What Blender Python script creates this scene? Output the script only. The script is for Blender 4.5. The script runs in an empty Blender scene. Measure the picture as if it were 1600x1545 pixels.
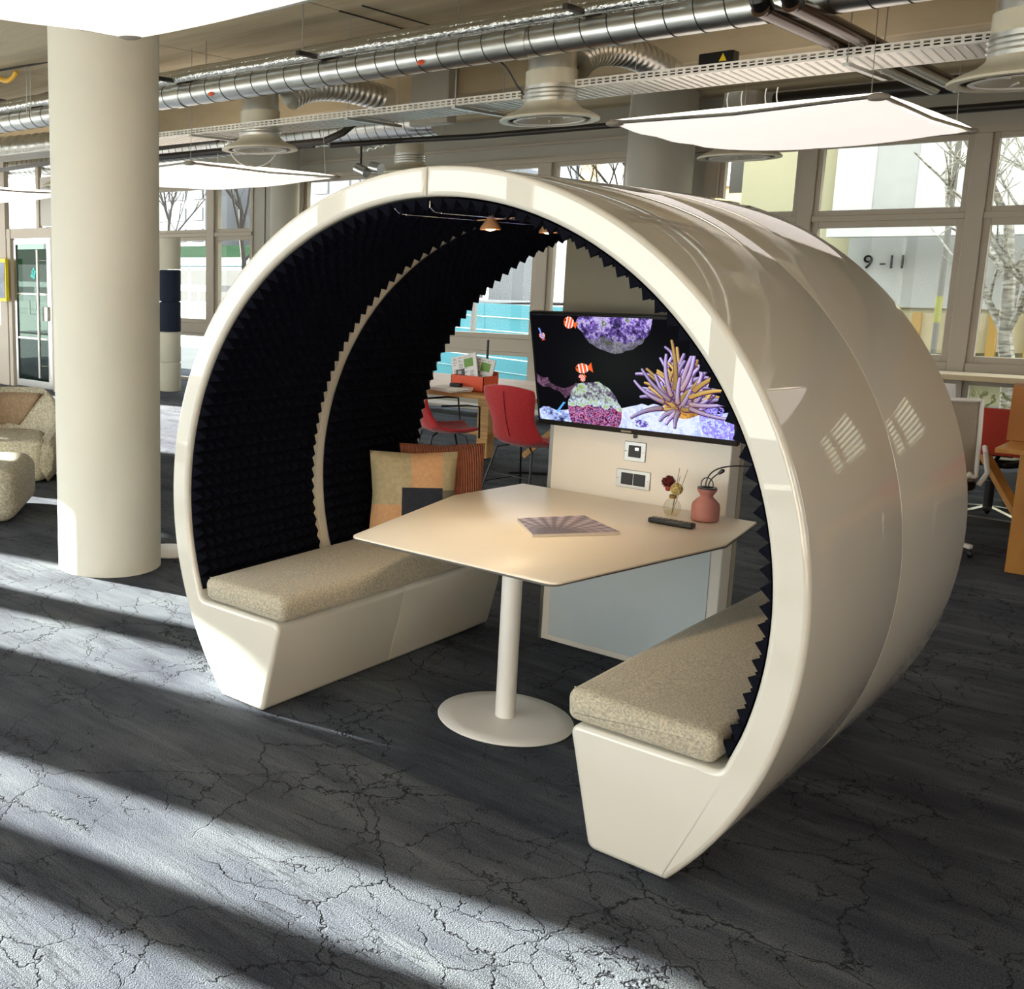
import bpy, bmesh, math, random
import numpy as np
from math import sin, cos, pi, radians, sqrt, atan2
from mathutils import Matrix, Vector
rnd = random.Random(7)
SC = bpy.context.scene
COL = SC.collection

# ------------------------------------------------------------------ camera
F, CX, CY = 1664.6, 353.6, 717.0
CAM = np.array([2.0856, -2.8571, 1.7191]); YAW, PITCH, ROLL = -0.8085, -0.1744, 0.0064
def cam_axes():
    cy, sy, cp, sp = cos(YAW), sin(YAW), cos(PITCH), sin(PITCH)
    f = np.array([sy*cp, cy*cp, sp]); r = np.array([cy, -sy, 0.0]); u = np.cross(r, f)
    c, s = cos(ROLL), sin(ROLL)
    return c*r + s*u, -s*r + c*u, f
AR, AU, AF = cam_axes()
cd = bpy.data.cameras.new('camera'); cam = bpy.data.objects.new('camera', cd); COL.objects.link(cam)
cam.matrix_world = Matrix(((AR[0], AU[0], -AF[0], CAM[0]), (AR[1], AU[1], -AF[1], CAM[1]), (AR[2], AU[2], -AF[2], CAM[2]), (0, 0, 0, 1)))
cd.sensor_fit = 'HORIZONTAL'; cd.sensor_width = 36; cd.lens = F*36/1600
cd.shift_x = (800-CX)/1600; cd.shift_y = (CY-772.5)/1600; cd.clip_start = .05; cd.clip_end = 500
SC.camera = cam

# ------------------------------------------------------------------ world, sun, exposure
SC.view_settings.view_transform = 'Standard'; SC.view_settings.look = 'None'
SC.view_settings.gamma = 1; SC.view_settings.exposure = 0.08; SC.view_settings.use_curve_mapping = False
SKY_STRENGTH = 5.2
SUN_STRENGTH = 68.0
SUN_AZ, SUN_EL = radians(15), radians(18)
w = bpy.data.worlds.new('sky'); SC.world = w; w.use_nodes = True
nt = w.node_tree; nt.nodes.clear()
out = nt.nodes.new('ShaderNodeOutputWorld'); bg = nt.nodes.new('ShaderNodeBackground')
tc = nt.nodes.new('ShaderNodeTexCoord'); sx = nt.nodes.new('ShaderNodeSeparateXYZ'); rp = nt.nodes.new('ShaderNodeValToRGB')
nt.links.new(tc.outputs['Generated'], sx.inputs[0]); nt.links.new(sx.outputs['Z'], rp.inputs[0])
rp.color_ramp.elements[0].position = 0.0; rp.color_ramp.elements[0].color = (1.0, .985, .95, 1)
rp.color_ramp.elements[1].position = 0.7; rp.color_ramp.elements[1].color = (.80, .88, 1.0, 1)
nt.links.new(rp.outputs[0], bg.inputs[0]); bg.inputs[1].default_value = SKY_STRENGTH
nt.links.new(bg.outputs[0], out.inputs[0])
sl = bpy.data.lights.new('sun', 'SUN'); sl.energy = SUN_STRENGTH; sl.angle = radians(.6); sl.color = (1, .97, .91)
so = bpy.data.objects.new('sun', sl); COL.objects.link(so)
sdir = Vector((cos(SUN_AZ)*cos(SUN_EL), sin(SUN_AZ)*cos(SUN_EL), -sin(SUN_EL)))
so.rotation_euler = sdir.to_track_quat('-Z', 'Y').to_euler(); so.location = (-20, -8, 9)

# ------------------------------------------------------------------ helpers
def hit(px, py, n, d):
    """point of the plane n.P = d that the photograph shows at pixel (px, py)"""
    r = AR*((px-CX)/F) - AU*((py-CY)/F) + AF
    n = np.array(n, float); t = (d - n@CAM)/(n@r)
    return CAM + t*r
def zhit(px, py, z): return hit(px, py, (0, 0, 1), z)
def yhit(px, py, y): return hit(px, py, (0, 1, 0), y)

def lin(c):
    return tuple((v/255/12.92 if v/255 <= .04045 else ((v/255+.055)/1.055)**2.4) for v in c)
class MB:
    def __init__(s): s.v = []; s.f = []
    def add(s, vs, fs):
        o = len(s.v); s.v += [tuple(map(float, p)) for p in vs]; s.f += [tuple(i+o for i in f) for f in fs]; return s
    def box(s, x0, x1, y0, y1, z0, z1):
        return s.add([(x0, y0, z0), (x1, y0, z0), (x1, y1, z0), (x0, y1, z0), (x0, y0, z1), (x1, y0, z1), (x1, y1, z1), (x0, y1, z1)],
                     [(3, 2, 1, 0), (4, 5, 6, 7), (0, 1, 5, 4), (1, 2, 6, 5), (2, 3, 7, 6), (3, 0, 4, 7)])
    def bar(s, p, q, w, h, up=(0, 0, 1)):
        p = Vector(p); q = Vector(q); d = (q-p).normalized(); up = Vector(up)
        if abs(d.dot(up)) > .98: up = Vector((1, 0, 0))
        a = d.cross(up).normalized()*w/2; b = d.cross(a).normalized()*h/2
        vs = [P+i*a+j*b for P in (p, q) for i, j in ((-1, -1), (1, -1), (1, 1), (-1, 1))]
        return s.add(vs, [(3, 2, 1, 0), (4, 5, 6, 7), (0, 1, 5, 4), (1, 2, 6, 5), (2, 3, 7, 6), (3, 0, 4, 7)])
    def tube(s, pts, r, n=10, cap=True):
        pts = [Vector(p) for p in pts]; m = len(pts); rs = r if hasattr(r, '__len__') else [r]*m
        t0 = (pts[1]-pts[0]).normalized(); a = t0.orthogonal().normalized(); vs = []; fs = []
        for i, p in enumerate(pts):
            t = (pts[min(i+1, m-1)]-pts[max(i-1, 0)]).normalized()
            a = (a - t*a.dot(t)).normalized(); b = t.cross(a)
            vs += [p + (a*cos(2*pi*k/n)+b*sin(2*pi*k/n))*rs[i] for k in range(n)]
        for i in range(m-1):
            fs += [(i*n+k, i*n+(k+1) % n, (i+1)*n+(k+1) % n, (i+1)*n+k) for k in range(n)]
        if cap: fs += [tuple(range(n))[::-1], tuple(range((m-1)*n, m*n))]
        return s.add(vs, fs)
    def lathe(s, prof, c=(0, 0, 0), n=32, cap=False):
        vs = []; fs = []; m = len(prof)
        for r, z in prof: vs += [(c[0]+r*cos(2*pi*k/n), c[1]+r*sin(2*pi*k/n), c[2]+z) for k in range(n)]
        for i in range(m-1): fs += [(i*n+k, i*n+(k+1) % n, (i+1)*n+(k+1) % n, (i+1)*n+k) for k in range(n)]
        if cap: fs += [tuple(range(n))[::-1], tuple(range((m-1)*n, m*n))]
        return s.add(vs, fs)
    def prism(s, poly, z0, z1):
        n = len(poly)
        return s.add([(x, y, z0) for x, y in poly]+[(x, y, z1) for x, y in poly],
                     [tuple(range(n))[::-1], tuple(range(n, 2*n))]+[(i, (i+1) % n, n+(i+1) % n, n+i) for i in range(n)])
    def ball(s, c, r, n=14, m=9, sc=(1, 1, 1)):
        vs = []; fs = []
        for i in range(m+1):
            a = pi*i/m
            vs += [(c[0]+r*sc[0]*sin(a)*cos(2*pi*k/n), c[1]+r*sc[1]*sin(a)*sin(2*pi*k/n), c[2]+r*sc[2]*cos(a)) for k in range(n)]
        for i in range(m): fs += [(i*n+k, (i+1)*n+k, (i+1)*n+(k+1) % n, i*n+(k+1) % n) for k in range(n)]
        return s.add(vs, fs)
    def map(s, fn): s.v = [tuple(fn(*p)) for p in s.v]; return s
    def build(s, name, mat, parent=None, world=False, bevel=0, seg=2, smooth=True, angle=35, sub=0, recalc=False):
        vs = s.v
        if world and parent is not None:
            o = Vector((0, 0, 0)); p = parent
            while p is not None: o += p.location; p = p.parent
            vs = [(x-o[0], y-o[1], z-o[2]) for x, y, z in vs]
        me = bpy.data.meshes.new(name); me.from_pydata(vs, [], s.f); me.update()
        if recalc or True:
            bm = bmesh.new(); bm.from_mesh(me); bmesh.ops.remove_doubles(bm, verts=bm.verts, dist=1e-6)
            bmesh.ops.recalc_face_normals(bm, faces=bm.faces); bm.to_mesh(me); bm.free()
        if mat is not None: me.materials.append(mat)
        if smooth: me.shade_smooth(); me.set_sharp_from_angle(angle=radians(angle))
        o = bpy.data.objects.new(name, me); COL.objects.link(o)
        if parent is not None: o.parent = parent
        if bevel:
            b = o.modifiers.new('bevel', 'BEVEL'); b.width = bevel; b.segments = seg; b.limit_method = 'ANGLE'; b.angle_limit = radians(40)
            b.harden_normals = False
        if sub:
            q = o.modifiers.new('sub', 'SUBSURF'); q.levels = sub; q.render_levels = sub
        return o
def tag(o, label=None, cat=None, group=None, kind=None):
    if label: o['label'] = label
    if cat: o['category'] = cat
    if group: o['group'] = group
    if kind: o['kind'] = kind
    return o
def thing(name, loc, label, cat, group=None, rz=0):
    o = bpy.data.objects.new(name, None); COL.objects.link(o); o.location = tuple(map(float, loc)); o.rotation_euler = (0, 0, rz)
    o.empty_display_size = .1
    return tag(o, label, cat, group)
def struct(name, mb, mat, **k):
    o = mb.build(name, mat, **k); o['kind'] = 'structure'; return o
def sroot(name, loc, rz=0):
    o = bpy.data.objects.new(name, None); COL.objects.link(o); o.location = loc; o.rotation_euler = (0, 0, rz); o['kind'] = 'structure'; return o
def dup(root, loc=None, label=None, rz=None):
    def cp(o, par):
        c = o.copy(); COL.objects.link(c); c.parent = par
        for ch in o.children: cp(ch, c)
        return c
    r = cp(root, None)
    if loc is not None: r.location = tuple(map(float, loc))
    if rz is not None: r.rotation_euler = (0, 0, rz)
    if label: r['label'] = label
    return r
def rbox(x0, x1, y0, y1, z0, z1): return MB().box(x0, x1, y0, y1, z0, z1)
def rounded(pts, seg=6):
    """pts: (x, y, radius) polygon, corners rounded"""
    o = []; n = len(pts)
    for i, (x, y, r) in enumerate(pts):
        if r <= 0: o.append((x, y)); continue
        p = Vector((x, y)); a = Vector(pts[i-1][:2])-p; b = Vector(pts[(i+1) % n][:2])-p
        la, lb = a.length, b.length; a.normalize(); b.normalize()
        ang = math.acos(max(-1, min(1, a.dot(b)))); t = min(r/math.tan(ang/2), la*.9, lb*.9); rr = t*math.tan(ang/2)
        c = p + (a+b).normalized()*(rr/sin(ang/2)); p0 = p+a*t; p1 = p+b*t
        a0 = atan2(p0.y-c.y, p0.x-c.x); a1 = atan2(p1.y-c.y, p1.x-c.x); da = (a1-a0+pi) % (2*pi)-pi
        o += [(c.x+rr*cos(a0+da*k/seg), c.y+rr*sin(a0+da*k/seg)) for k in range(seg+1)]
    return o
def inset(poly, d):
    n = len(poly); o = []
    area = sum(poly[i][0]*poly[(i+1) % n][1]-poly[(i+1) % n][0]*poly[i][1] for i in range(n)); sg = 1 if area > 0 else -1
    for i in range(n):
        p = Vector(poly[i]); e0 = (p-Vector(poly[i-1])); e1 = (Vector(poly[(i+1) % n])-p)
        e0 = e0.normalized() if e0.length > 1e-9 else e1.normalized(); e1 = e1.normalized() if e1.length > 1e-9 else e0
        n0 = Vector((-e0.y, e0.x))*sg; n1 = Vector((-e1.y, e1.x))*sg; m = (n0+n1)
        m = m.normalized() if m.length > 1e-6 else n0
        o.append(tuple(p + m*d/max(.5, m.dot(n0))))
    return o

# ------------------------------------------------------------------ materials
MATS = {}
def mat(name, col, rough=.5, metal=0, spec=.5, coat=0, var=0, vscale=6, bump=0, bscale=60, col2=None, stretch=None, emit=None, es=0, sheen=0, detail=4):
    if name in MATS: return MATS[name]
    m = bpy.data.materials.new(name); m.use_nodes = True; nt = m.node_tree; b = nt.nodes['Principled BSDF']
    b.inputs['Roughness'].default_value = rough; b.inputs['Metallic'].default_value = metal
    b.inputs['Specular IOR Level'].default_value = spec; b.inputs['Coat Weight'].default_value = coat; b.inputs['Coat Roughness'].default_value = .01; b.inputs['Coat IOR'].default_value = 1.65
    b.inputs['Sheen Weight'].default_value = sheen
    c = lin(col); c2 = lin(col2) if col2 else tuple(v*(1-var) for v in c)
    tc = nt.nodes.new('ShaderNodeTexCoord'); mp = nt.nodes.new('ShaderNodeMapping')
    nt.links.new(tc.outputs['Object'], mp.inputs[0])
    if stretch: mp.inputs['Scale'].default_value = stretch
    nz = nt.nodes.new('ShaderNodeTexNoise'); nz.inputs['Scale'].default_value = vscale; nz.inputs['Detail'].default_value = detail
    nt.links.new(mp.outputs[0], nz.inputs['Vector'])
    r = nt.nodes.new('ShaderNodeValToRGB'); r.color_ramp.elements[0].position = .35; r.color_ramp.elements[1].position = .65
    r.color_ramp.elements[0].color = (*c2, 1); r.color_ramp.elements[1].color = (*c, 1)
    nt.links.new(nz.outputs['Fac'], r.inputs[0]); nt.links.new(r.outputs[0], b.inputs['Base Color'])
    if bump:
        n2 = nt.nodes.new('ShaderNodeTexNoise'); n2.inputs['Scale'].default_value = bscale; n2.inputs['Detail'].default_value = 3
        nt.links.new(mp.outputs[0], n2.inputs['Vector'])
        bp = nt.nodes.new('ShaderNodeBump'); bp.inputs['Strength'].default_value = bump; bp.inputs['Distance'].default_value = .01
        nt.links.new(n2.outputs['Fac'], bp.inputs['Height']); nt.links.new(bp.outputs[0], b.inputs['Normal'])
    if emit: b.inputs['Emission Color'].default_value = (*lin(emit), 1); b.inputs['Emission Strength'].default_value = es
    MATS[name] = m; return m
def glass(name, tint=(1, 1, 1), gloss=.08, rough=0.0):
    m = bpy.data.materials.new(name); m.use_nodes = True; nt = m.node_tree; nt.nodes.clear()
    o = nt.nodes.new('ShaderNodeOutputMaterial'); mx = nt.nodes.new('ShaderNodeMixShader'); t = nt.nodes.new('ShaderNodeBsdfTransparent'); g = nt.nodes.new('ShaderNodeBsdfGlossy')
    t.inputs[0].default_value = (*tint, 1); g.inputs['Roughness'].default_value = rough
    fr = nt.nodes.new('ShaderNodeLayerWeight'); pw = nt.nodes.new('ShaderNodeMath'); pw.operation = 'POWER'; pw.inputs[1].default_value = 5
    ma = nt.nodes.new('ShaderNodeMath'); ma.operation = 'MULTIPLY_ADD'; ma.inputs[1].default_value = .5; ma.inputs[2].default_value = .008
    nt.links.new(fr.outputs['Facing'], pw.inputs[0]); nt.links.new(pw.outputs[0], ma.inputs[0]); nt.links.new(ma.outputs[0], mx.inputs[0]); nt.links.new(t.outputs[0], mx.inputs[1]); nt.links.new(g.outputs[0], mx.inputs[2]); nt.links.new(mx.outputs[0], o.inputs[0])
    return m
SHELL = mat('white_lacquer_shell', (207, 205, 194), rough=.45, coat=1, spec=.15)
FOAM = mat('navy_foam', (11, 13, 24), rough=.95, spec=.1, var=.3, vscale=40, bump=.3, bscale=200)
FELT = mat('beige_grey_felt', (196, 187, 164), rough=.95, spec=.1, col2=(150, 147, 134), vscale=150, bump=.35, bscale=260, sheen=.2)
TABLE = mat('cream_laminate', (236, 226, 208), rough=.35, spec=.4, var=.02)
WHITE = mat('white_powder_coat', (228, 226, 220), rough=.4, var=.02)
EDGE = mat('dark_table_edge', (95, 92, 88), rough=.5)
PLASTER = mat('column_plaster', (212, 210, 197), rough=.75, var=.04, vscale=2, bump=.05, bscale=30)
FRAME = mat('grey_window_frame', (176, 166, 150), rough=.5, var=.05, vscale=2)
PANEL = mat('grey_facade_panel', (168, 165, 152), rough=.5, var=.05, vscale=1.5)
CONC = mat('board_marked_concrete', (212, 198, 168), rough=.9, col2=(170, 154, 124), vscale=1.2, bump=.4, bscale=12, stretch=(.4, 2.5, 1), detail=8)
GALV = mat('galvanised_steel', (225, 226, 222), rough=.33, metal=1, var=.15, vscale=8, bump=.05, bscale=20)
FOIL = mat('crinkled_foil', (215, 215, 212), rough=.2, metal=1, bump=.9, bscale=45)
TRAYM = mat('pale_steel_tray', (232, 229, 220), rough=.5, metal=0, var=.06, vscale=10)
DIFF = mat('cream_diffuser_paint', (206, 200, 178), rough=.35, var=.05)
BLACK = mat('black_plastic', (14, 14, 15), rough=.35, var=.1)
DARK = mat('dark_pipe_paint', (42, 38, 34), rough=.4, var=.2)
CHROME = mat('chrome', (225, 225, 225), rough=.12, metal=1)
ALU = mat('brushed_aluminium', (190, 190, 186), rough=.3, metal=1, var=.1)
WOOD = mat('light_oak', (205, 160, 96), rough=.5, col2=(176, 130, 74), vscale=4, stretch=(1, 12, 12), bump=.1, bscale=30)
WOOD2 = mat('honey_wood', (196, 140, 66), rough=.45, col2=(172, 116, 50), vscale=4, stretch=(2, 2, .4), bump=.1, bscale=30)
RED = mat('red_fabric', (186, 26, 34), rough=.8, var=.25, vscale=60, bump=.2, bscale=200, sheen=.3)
LOUNGE = mat('oat_bouclé_fabric', (196, 190, 172), rough=.95, col2=(150, 144, 126), vscale=55, bump=.6, bscale=110)
LOUNGEIN = mat('taupe_fabric', (150, 128, 104), rough=.95, var=.25, vscale=40, bump=.4, bscale=110)
COPPER = mat('copper', (236, 176, 128), rough=.35, metal=.25)
GLASS = glass('window_glass', (.97, .99, .98))
GREENGLASS = glass('green_tinted_glass', (.36, .43, .40))

def carpet():
    m = bpy.data.materials.new('slate_carpet'); m.use_nodes = True; nt = m.node_tree; N = nt.nodes.new; L = nt.links.new; b = nt.nodes['Principled BSDF']
    b.inputs['Roughness'].default_value = .95; b.inputs['Specular IOR Level'].default_value = .15
    tc = N('ShaderNodeTexCoord')
    def noise(scale, detail=4, vec=None, mapping=None, rough=.5):
        n = N('ShaderNodeTexNoise'); n.inputs['Scale'].default_value = scale; n.inputs['Detail'].default_value = detail; n.inputs['Roughness'].default_value = rough
        mp = N('ShaderNodeMapping'); L(vec or tc.outputs['Object'], mp.inputs[0])
        if mapping: mp.inputs['Scale'].default_value = mapping[0]; mp.inputs['Rotation'].default_value = (0, 0, mapping[1])
        L(mp.outputs[0], n.inputs['Vector']); return n
    def ramp(src, stops):
        r = N('ShaderNodeValToRGB'); e = r.color_ramp.elements
        while len(e) < len(stops): e.new(.5)
        for q, (p, c) in zip(e, stops): q.position = p; q.color = (*c, 1) if len(c) == 3 else c
        L(src, r.inputs[0]); return r
    def mixc(fac, a, bb, mode='MIX'):
        x = N('ShaderNodeMix'); x.data_type = 'RGBA'; x.blend_type = mode
        if isinstance(fac, float): x.inputs[0].default_value = fac
        else: L(fac, x.inputs[0])
        for i, v in ((6, a), (7, bb)):
            if isinstance(v, tuple): x.inputs[i].default_value = (*v, 1)
            else: L(v, x.inputs[i])
        return x.outputs[2]
    big = noise(1.1, 5, mapping=((1, 1, 1), .3)); streak = noise(3.2, 6, mapping=((.35, 2.2, 1), .25), rough=.65)
    c1 = ramp(big.outputs['Fac'], [(.35, (.030, .034, .045)), (.5, (.060, .067, .080)), (.68, (.114, .126, .130))])
    c2 = ramp(streak.outputs['Fac'], [(.38, (.022, .025, .038)), (.55, (.066, .074, .088)), (.7, (.128, .142, .146))])
    c = mixc(.5, c1.outputs[0], c2.outputs[0])
    # pile speckle
    sp = noise(230, 2); spr = ramp(sp.outputs['Fac'], [(.32, (.35, .35, .35)), (.68, (1.75, 1.75, 1.75))]); c = mixc(.8, c, spr.outputs[0], 'MULTIPLY')
    # cracks
    warp = noise(2.6, 5, rough=.7); wv = N('ShaderNodeVectorMath'); wv.operation = 'SCALE'; wv.inputs['Scale'].default_value = .26; L(warp.outputs['Color'], wv.inputs[0])
    av = N('ShaderNodeVectorMath'); L(tc.outputs['Object'], av.inputs[0]); L(wv.outputs[0], av.inputs[1])
    lines = []
    for sc, wd, ms, th in ((1.7, .0075, 1.1, .45), (3.6, .012, 1.7, .49), (6.5, .016, 2.6, .53)):
        vo = N('ShaderNodeTexVoronoi'); vo.feature = 'DISTANCE_TO_EDGE'; vo.inputs['Scale'].default_value = sc; L(av.outputs[0], vo.inputs['Vector'])
        r = ramp(vo.outputs['Distance'], [(0, (1, 1, 1)), (wd, (0, 0, 0))])
        mk = noise(ms, 4); mr = ramp(mk.outputs['Fac'], [(th-.02, (0, 0, 0)), (th+.03, (1, 1, 1))])
        lines.append(mixc(1.0, r.outputs[0], mr.outputs[0], 'MULTIPLY'))
    scr = noise(7.0, 5, mapping=((.22, 2.6, 1), .28), rough=.6); sr = ramp(scr.outputs['Fac'], [(.485, (0, 0, 0)), (.5, (.45, .45, .45)), (.515, (0, 0, 0))]); sm = noise(1.3, 3, mapping=((1, 1, 1), 1.0)); smr = ramp(sm.outputs['Fac'], [(.5, (0, 0, 0)), (.56, (1, 1, 1))])
    ln = mixc(1.0, mixc(1.0, mixc(1.0, lines[0], lines[1], 'LIGHTEN'), lines[2], 'LIGHTEN'), mixc(1.0, sr.outputs[0], smr.outputs[0], 'MULTIPLY'), 'LIGHTEN')
    c = mixc(ln, c, (.008, .009, .012))
    L(c, b.inputs['Base Color'])
    bp = N('ShaderNodeBump'); bp.inputs['Strength'].default_value = .55; bp.inputs['Distance'].default_value = .006; L(sp.outputs['Fac'], bp.inputs['Height'])
    b2 = N('ShaderNodeBump'); b2.invert = True; b2.inputs['Strength'].default_value = .8; b2.inputs['Distance'].default_value = .006; L(ln, b2.inputs['Height']); L(bp.outputs[0], b2.inputs['Normal'])
    b3 = N('ShaderNodeBump'); b3.inputs['Strength'].default_value = .5; b3.inputs['Distance'].default_value = .02; L(streak.outputs['Fac'], b3.inputs['Height']); L(b2.outputs[0], b3.inputs['Normal'])
    L(b3.outputs[0], b.inputs['Normal'])
    return m
CARPET = carpet()
def painted(name, arr, emit=0.0, rough=.4):
    """flat print: numpy painted picture (h, w, 3, linear 0..1 display values) made in the script"""
    h, wd = arr.shape[:2]
    im = bpy.data.images.new(name, wd, h); a = np.ones((h, wd, 4), np.float32); a[..., :3] = np.clip(arr[::-1], 0, 1); im.pixels.foreach_set(a.ravel()); im.update(); im.pack()
    m = bpy.data.materials.new(name); m.use_nodes = True; nt = m.node_tree; b = nt.nodes['Principled BSDF']; t = nt.nodes.new('ShaderNodeTexImage'); t.image = im
    b.inputs['Roughness'].default_value = rough
    if emit:
        b.inputs['Specular IOR Level'].default_value = .01; b.inputs['Roughness'].default_value = .5; b.inputs['Base Color'].default_value = (.001, .001, .001, 1); nt.links.new(t.outputs[0], b.inputs['Emission Color']); b.inputs['Emission Strength'].default_value = emit
    else: nt.links.new(t.outputs[0], b.inputs['Base Color'])
    return m
def quad_uv(name, p, m, parent, world=True):
    """p: top-left, top-right, bottom-right, bottom-left"""
    mb = MB(); o = Vector((0, 0, 0))
    if parent and world:
        q = parent
        while q is not None: o += q.location; q = q.parent
    me = bpy.data.meshes.new(name); me.from_pydata([tuple(Vector(map(float, v))-o) for v in p], [], [(3, 2, 1, 0)])
    uv = me.uv_layers.new(name='uv'); 
    for li, c in zip(range(4), ((0, 0), (1, 0), (1, 1), (0, 1))): uv.data[li].uv = c
    me.materials.append(m); ob = bpy.data.objects.new(name, me); COL.objects.link(ob); ob.parent = parent; return ob

# ================================================================== SETTING
struct('floor', rbox(-16, 6, -9, 9.75, -.2, 0), CARPET)
CEIL = 3.55
WU = np.array([.912, -.41]); WU /= np.linalg.norm(WU); S2 = np.array([cos(SUN_AZ), sin(SUN_AZ)])
W0 = np.array([-.2, .1]) - 9.3*S2; LA = atan2(WU[1], WU[0]); WN = np.array([-WU[1], WU[0]])    # line of the left, sunny facade
def clipped(x0, x1, y0, y1, off=-.25):
    pl = [(x0, y0), (x1, y0), (x1, y1), (x0, y1)]; o = []
    dd = [float((np.array(p)-W0)@WN)-off for p in pl]
    for i in range(4):
        j = (i+1) % 4
        if dd[i] >= 0: o.append(pl[i])
        if (dd[i] >= 0) != (dd[j] >= 0):
            t = dd[i]/(dd[i]-dd[j]); o.append((pl[i][0]+(pl[j][0]-pl[i][0])*t, pl[i][1]+(pl[j][1]-pl[i][1])*t))
    return o
ceiling = struct('ceiling', MB().prism(clipped(-16, 6, -9, 9.6), CEIL+.03, CEIL+.4), CONC)
for ix in range(12):
    for iy in range(4):
        x0 = -15.9+ix*1.82; y0 = -8.9+iy*4.6; pl_ = clipped(x0, x0+1.805, y0, y0+4.585)
        if len(pl_) > 2: MB().prism(pl_, CEIL, CEIL+.04).build('ceiling_slab_panel', CONC, ceiling)
struct('trim_1', rbox(-15.5, 5.8, 5.15, 5.5, 3.22, CEIL), CONC, bevel=.01)   # down-stand beam
# ---- back facade, plane y = FY + FK x
FK, FY = .06, 9.1; FA = math.atan(FK)
fac = lambda name: sroot(name, (0, FY, 0), FA)
wb = MB(); wb.box(-13.5, 5.9, -.02, .35, 3.0, CEIL)                     # upper beam
wall_back = struct('wall_back', wb, PANEL); wall_back.location = (0, FY, 0); wall_back.rotation_euler = (0, 0, FA)
m_ = MB(); m_.box(-13.5, 5.9, -.06, -.02, 3.0, 3.06); m_.box(-13.5, 5.9, -.06, -.02, 3.2, 3.23); m_.build('beam_moulding', FRAME, wall_back)
for x0, x1 in ((-9.32, -8.5), (-3.72, -2.86)):
    MB().box(x0, x1, 0, .12, 0, 3.0).build('solid_panel', PANEL, wall_back, bevel=.006)
    MB().box(x0+.22, x0+.235, -.006, .0, 0, 3.0).build('panel_joint', BLACK, wall_back)
MB().box(1.07, 3.3, 0, .2, 0, 3.0).box(5.0, 5.9, 0, .2, 0, 3.0).box(3.3, 5.0, 0, .2, 0, 1.55).box(3.3, 5.0, 0, .2, 2.5, 3.0).box(4.1, 4.24, 0, .2, 1.55, 2.5).box(4.6, 5.0, 0, .2, 1.55, 2.5).build('solid_wall', mat('warm_timber_lining', (176, 140, 92), rough=.6, var=.2, vscale=3, stretch=(1, 1, .2)), wall_back)
posts = [-13.0, -11.57, -10.15, -8.42, -7.0, -4.69, -2.80, -1.87, -.44, 1.0]
for i, x in enumerate(posts):
    o = struct('trim_%d' % (i+2), MB().box(x-.07, x+.07, -.06, .12, 0, 3.0), FRAME, bevel=.006); o.location = (0, FY, 0); o.rotation_euler = (0, 0, FA)
bays = [(-13.0, -11.57), (-11.57, -10.15), (-10.15, -9.32), (-8.42, -7.0), (-7.0, -4.69), (-4.69, -3.72), (-2.80, -1.87), (-1.87, -.44), (-.44, 1.0)]
ROWS = [(.0, .76), (.92, 2.24), (2.3, 3.0)]
wn = 0
for (x0, x1) in bays:
    wn += 1; r = fac('window_%d' % wn)
    x0 += .07; x1 -= .07 if x1 not in (-9.32, -3.72) else 0
    MB().box(x0, x1, -.05, .1, .76, .92).build('sill_rail', FRAME, r, bevel=.006)
    MB().box(x0, x1, -.05, .1, 2.24, 2.3).build('transom', FRAME, r, bevel=.006)
    for z0, z1 in ROWS:
        f = .05 if z0 != .92 else .06; fm = MB()
        fm.box(x0, x0+f, -.02, .06, z0, z1); fm.box(x1-f, x1, -.02, .06, z0, z1); fm.box(x0+f, x1-f, -.02, .06, z0, z0+f); fm.box(x0+f, x1-f, -.02, .06, z1-f, z1)
        fr = fm.build('window_frame', FRAME, r, bevel=.004)
        MB().box(x0+f, x1-f, .018, .026, z0+f, z1-f).build('pane', GLASS, fr, smooth=False)
for a_, b_ in ((3.3, 4.1), (4.24, 4.6)):
    wn += 1; r = fac('window_%d' % wn)
    for i in range(8): MB().box(a_, b_, .06, .10, 1.57+.118*i, 1.625+.118*i).build('blind_slat', WHITE, r, smooth=False)

# ---- left facade (towards the sun), header 3.05
wl = MB(); wl.box(-7.4, 14, 0, .25, 3.05, CEIL); wl.box(-7.4, 14, 0, .25, 0, .08)
wall_left = struct('wall_left', wl, PANEL); wall_left.location = (W0[0], W0[1], 0); wall_left.rotation_euler = (0, 0, LA)
opens = [(-4.2, -3.1), (-2.9, -1.95), (-1.86, -.93), (-.72, .06), (1.29, 2.08), (2.28, 3.6), (3.8, 5.1), (5.3, 6.6), (6.8, 8.1), (8.3, 9.6), (9.8, 11.1), (11.3, 12.6)]
opens = [(-7.2, -5.9), (-5.7, -4.4), (-4.2, -3.1), (-1.95, -.92), (-.68, .20), (1.29, 2.08), (2.28, 3.7), (3.9, 5.3), (5.5, 6.9), (7.1, 8.5), (8.7, 10.1), (10.3, 11.7)]
edges = [-7.4]+[e for o in opens for e in o]+[14]
for i in range(0, len(edges), 2):
    o = struct('trim_%d' % (20+i//2), MB().box(edges[i], edges[i+1], .02, .22, .08, 3.05), PLASTER); o.location = wall_left.location; o.rotation_euler = (0, 0, LA)
for x0, x1 in opens:
    wn += 1; r = sroot('window_%d' % wn, tuple(wall_left.location), LA)
    MB().box(x0, x1, .10, .108, .08, 3.05).build('pane', GLASS, r, smooth=False)
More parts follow.
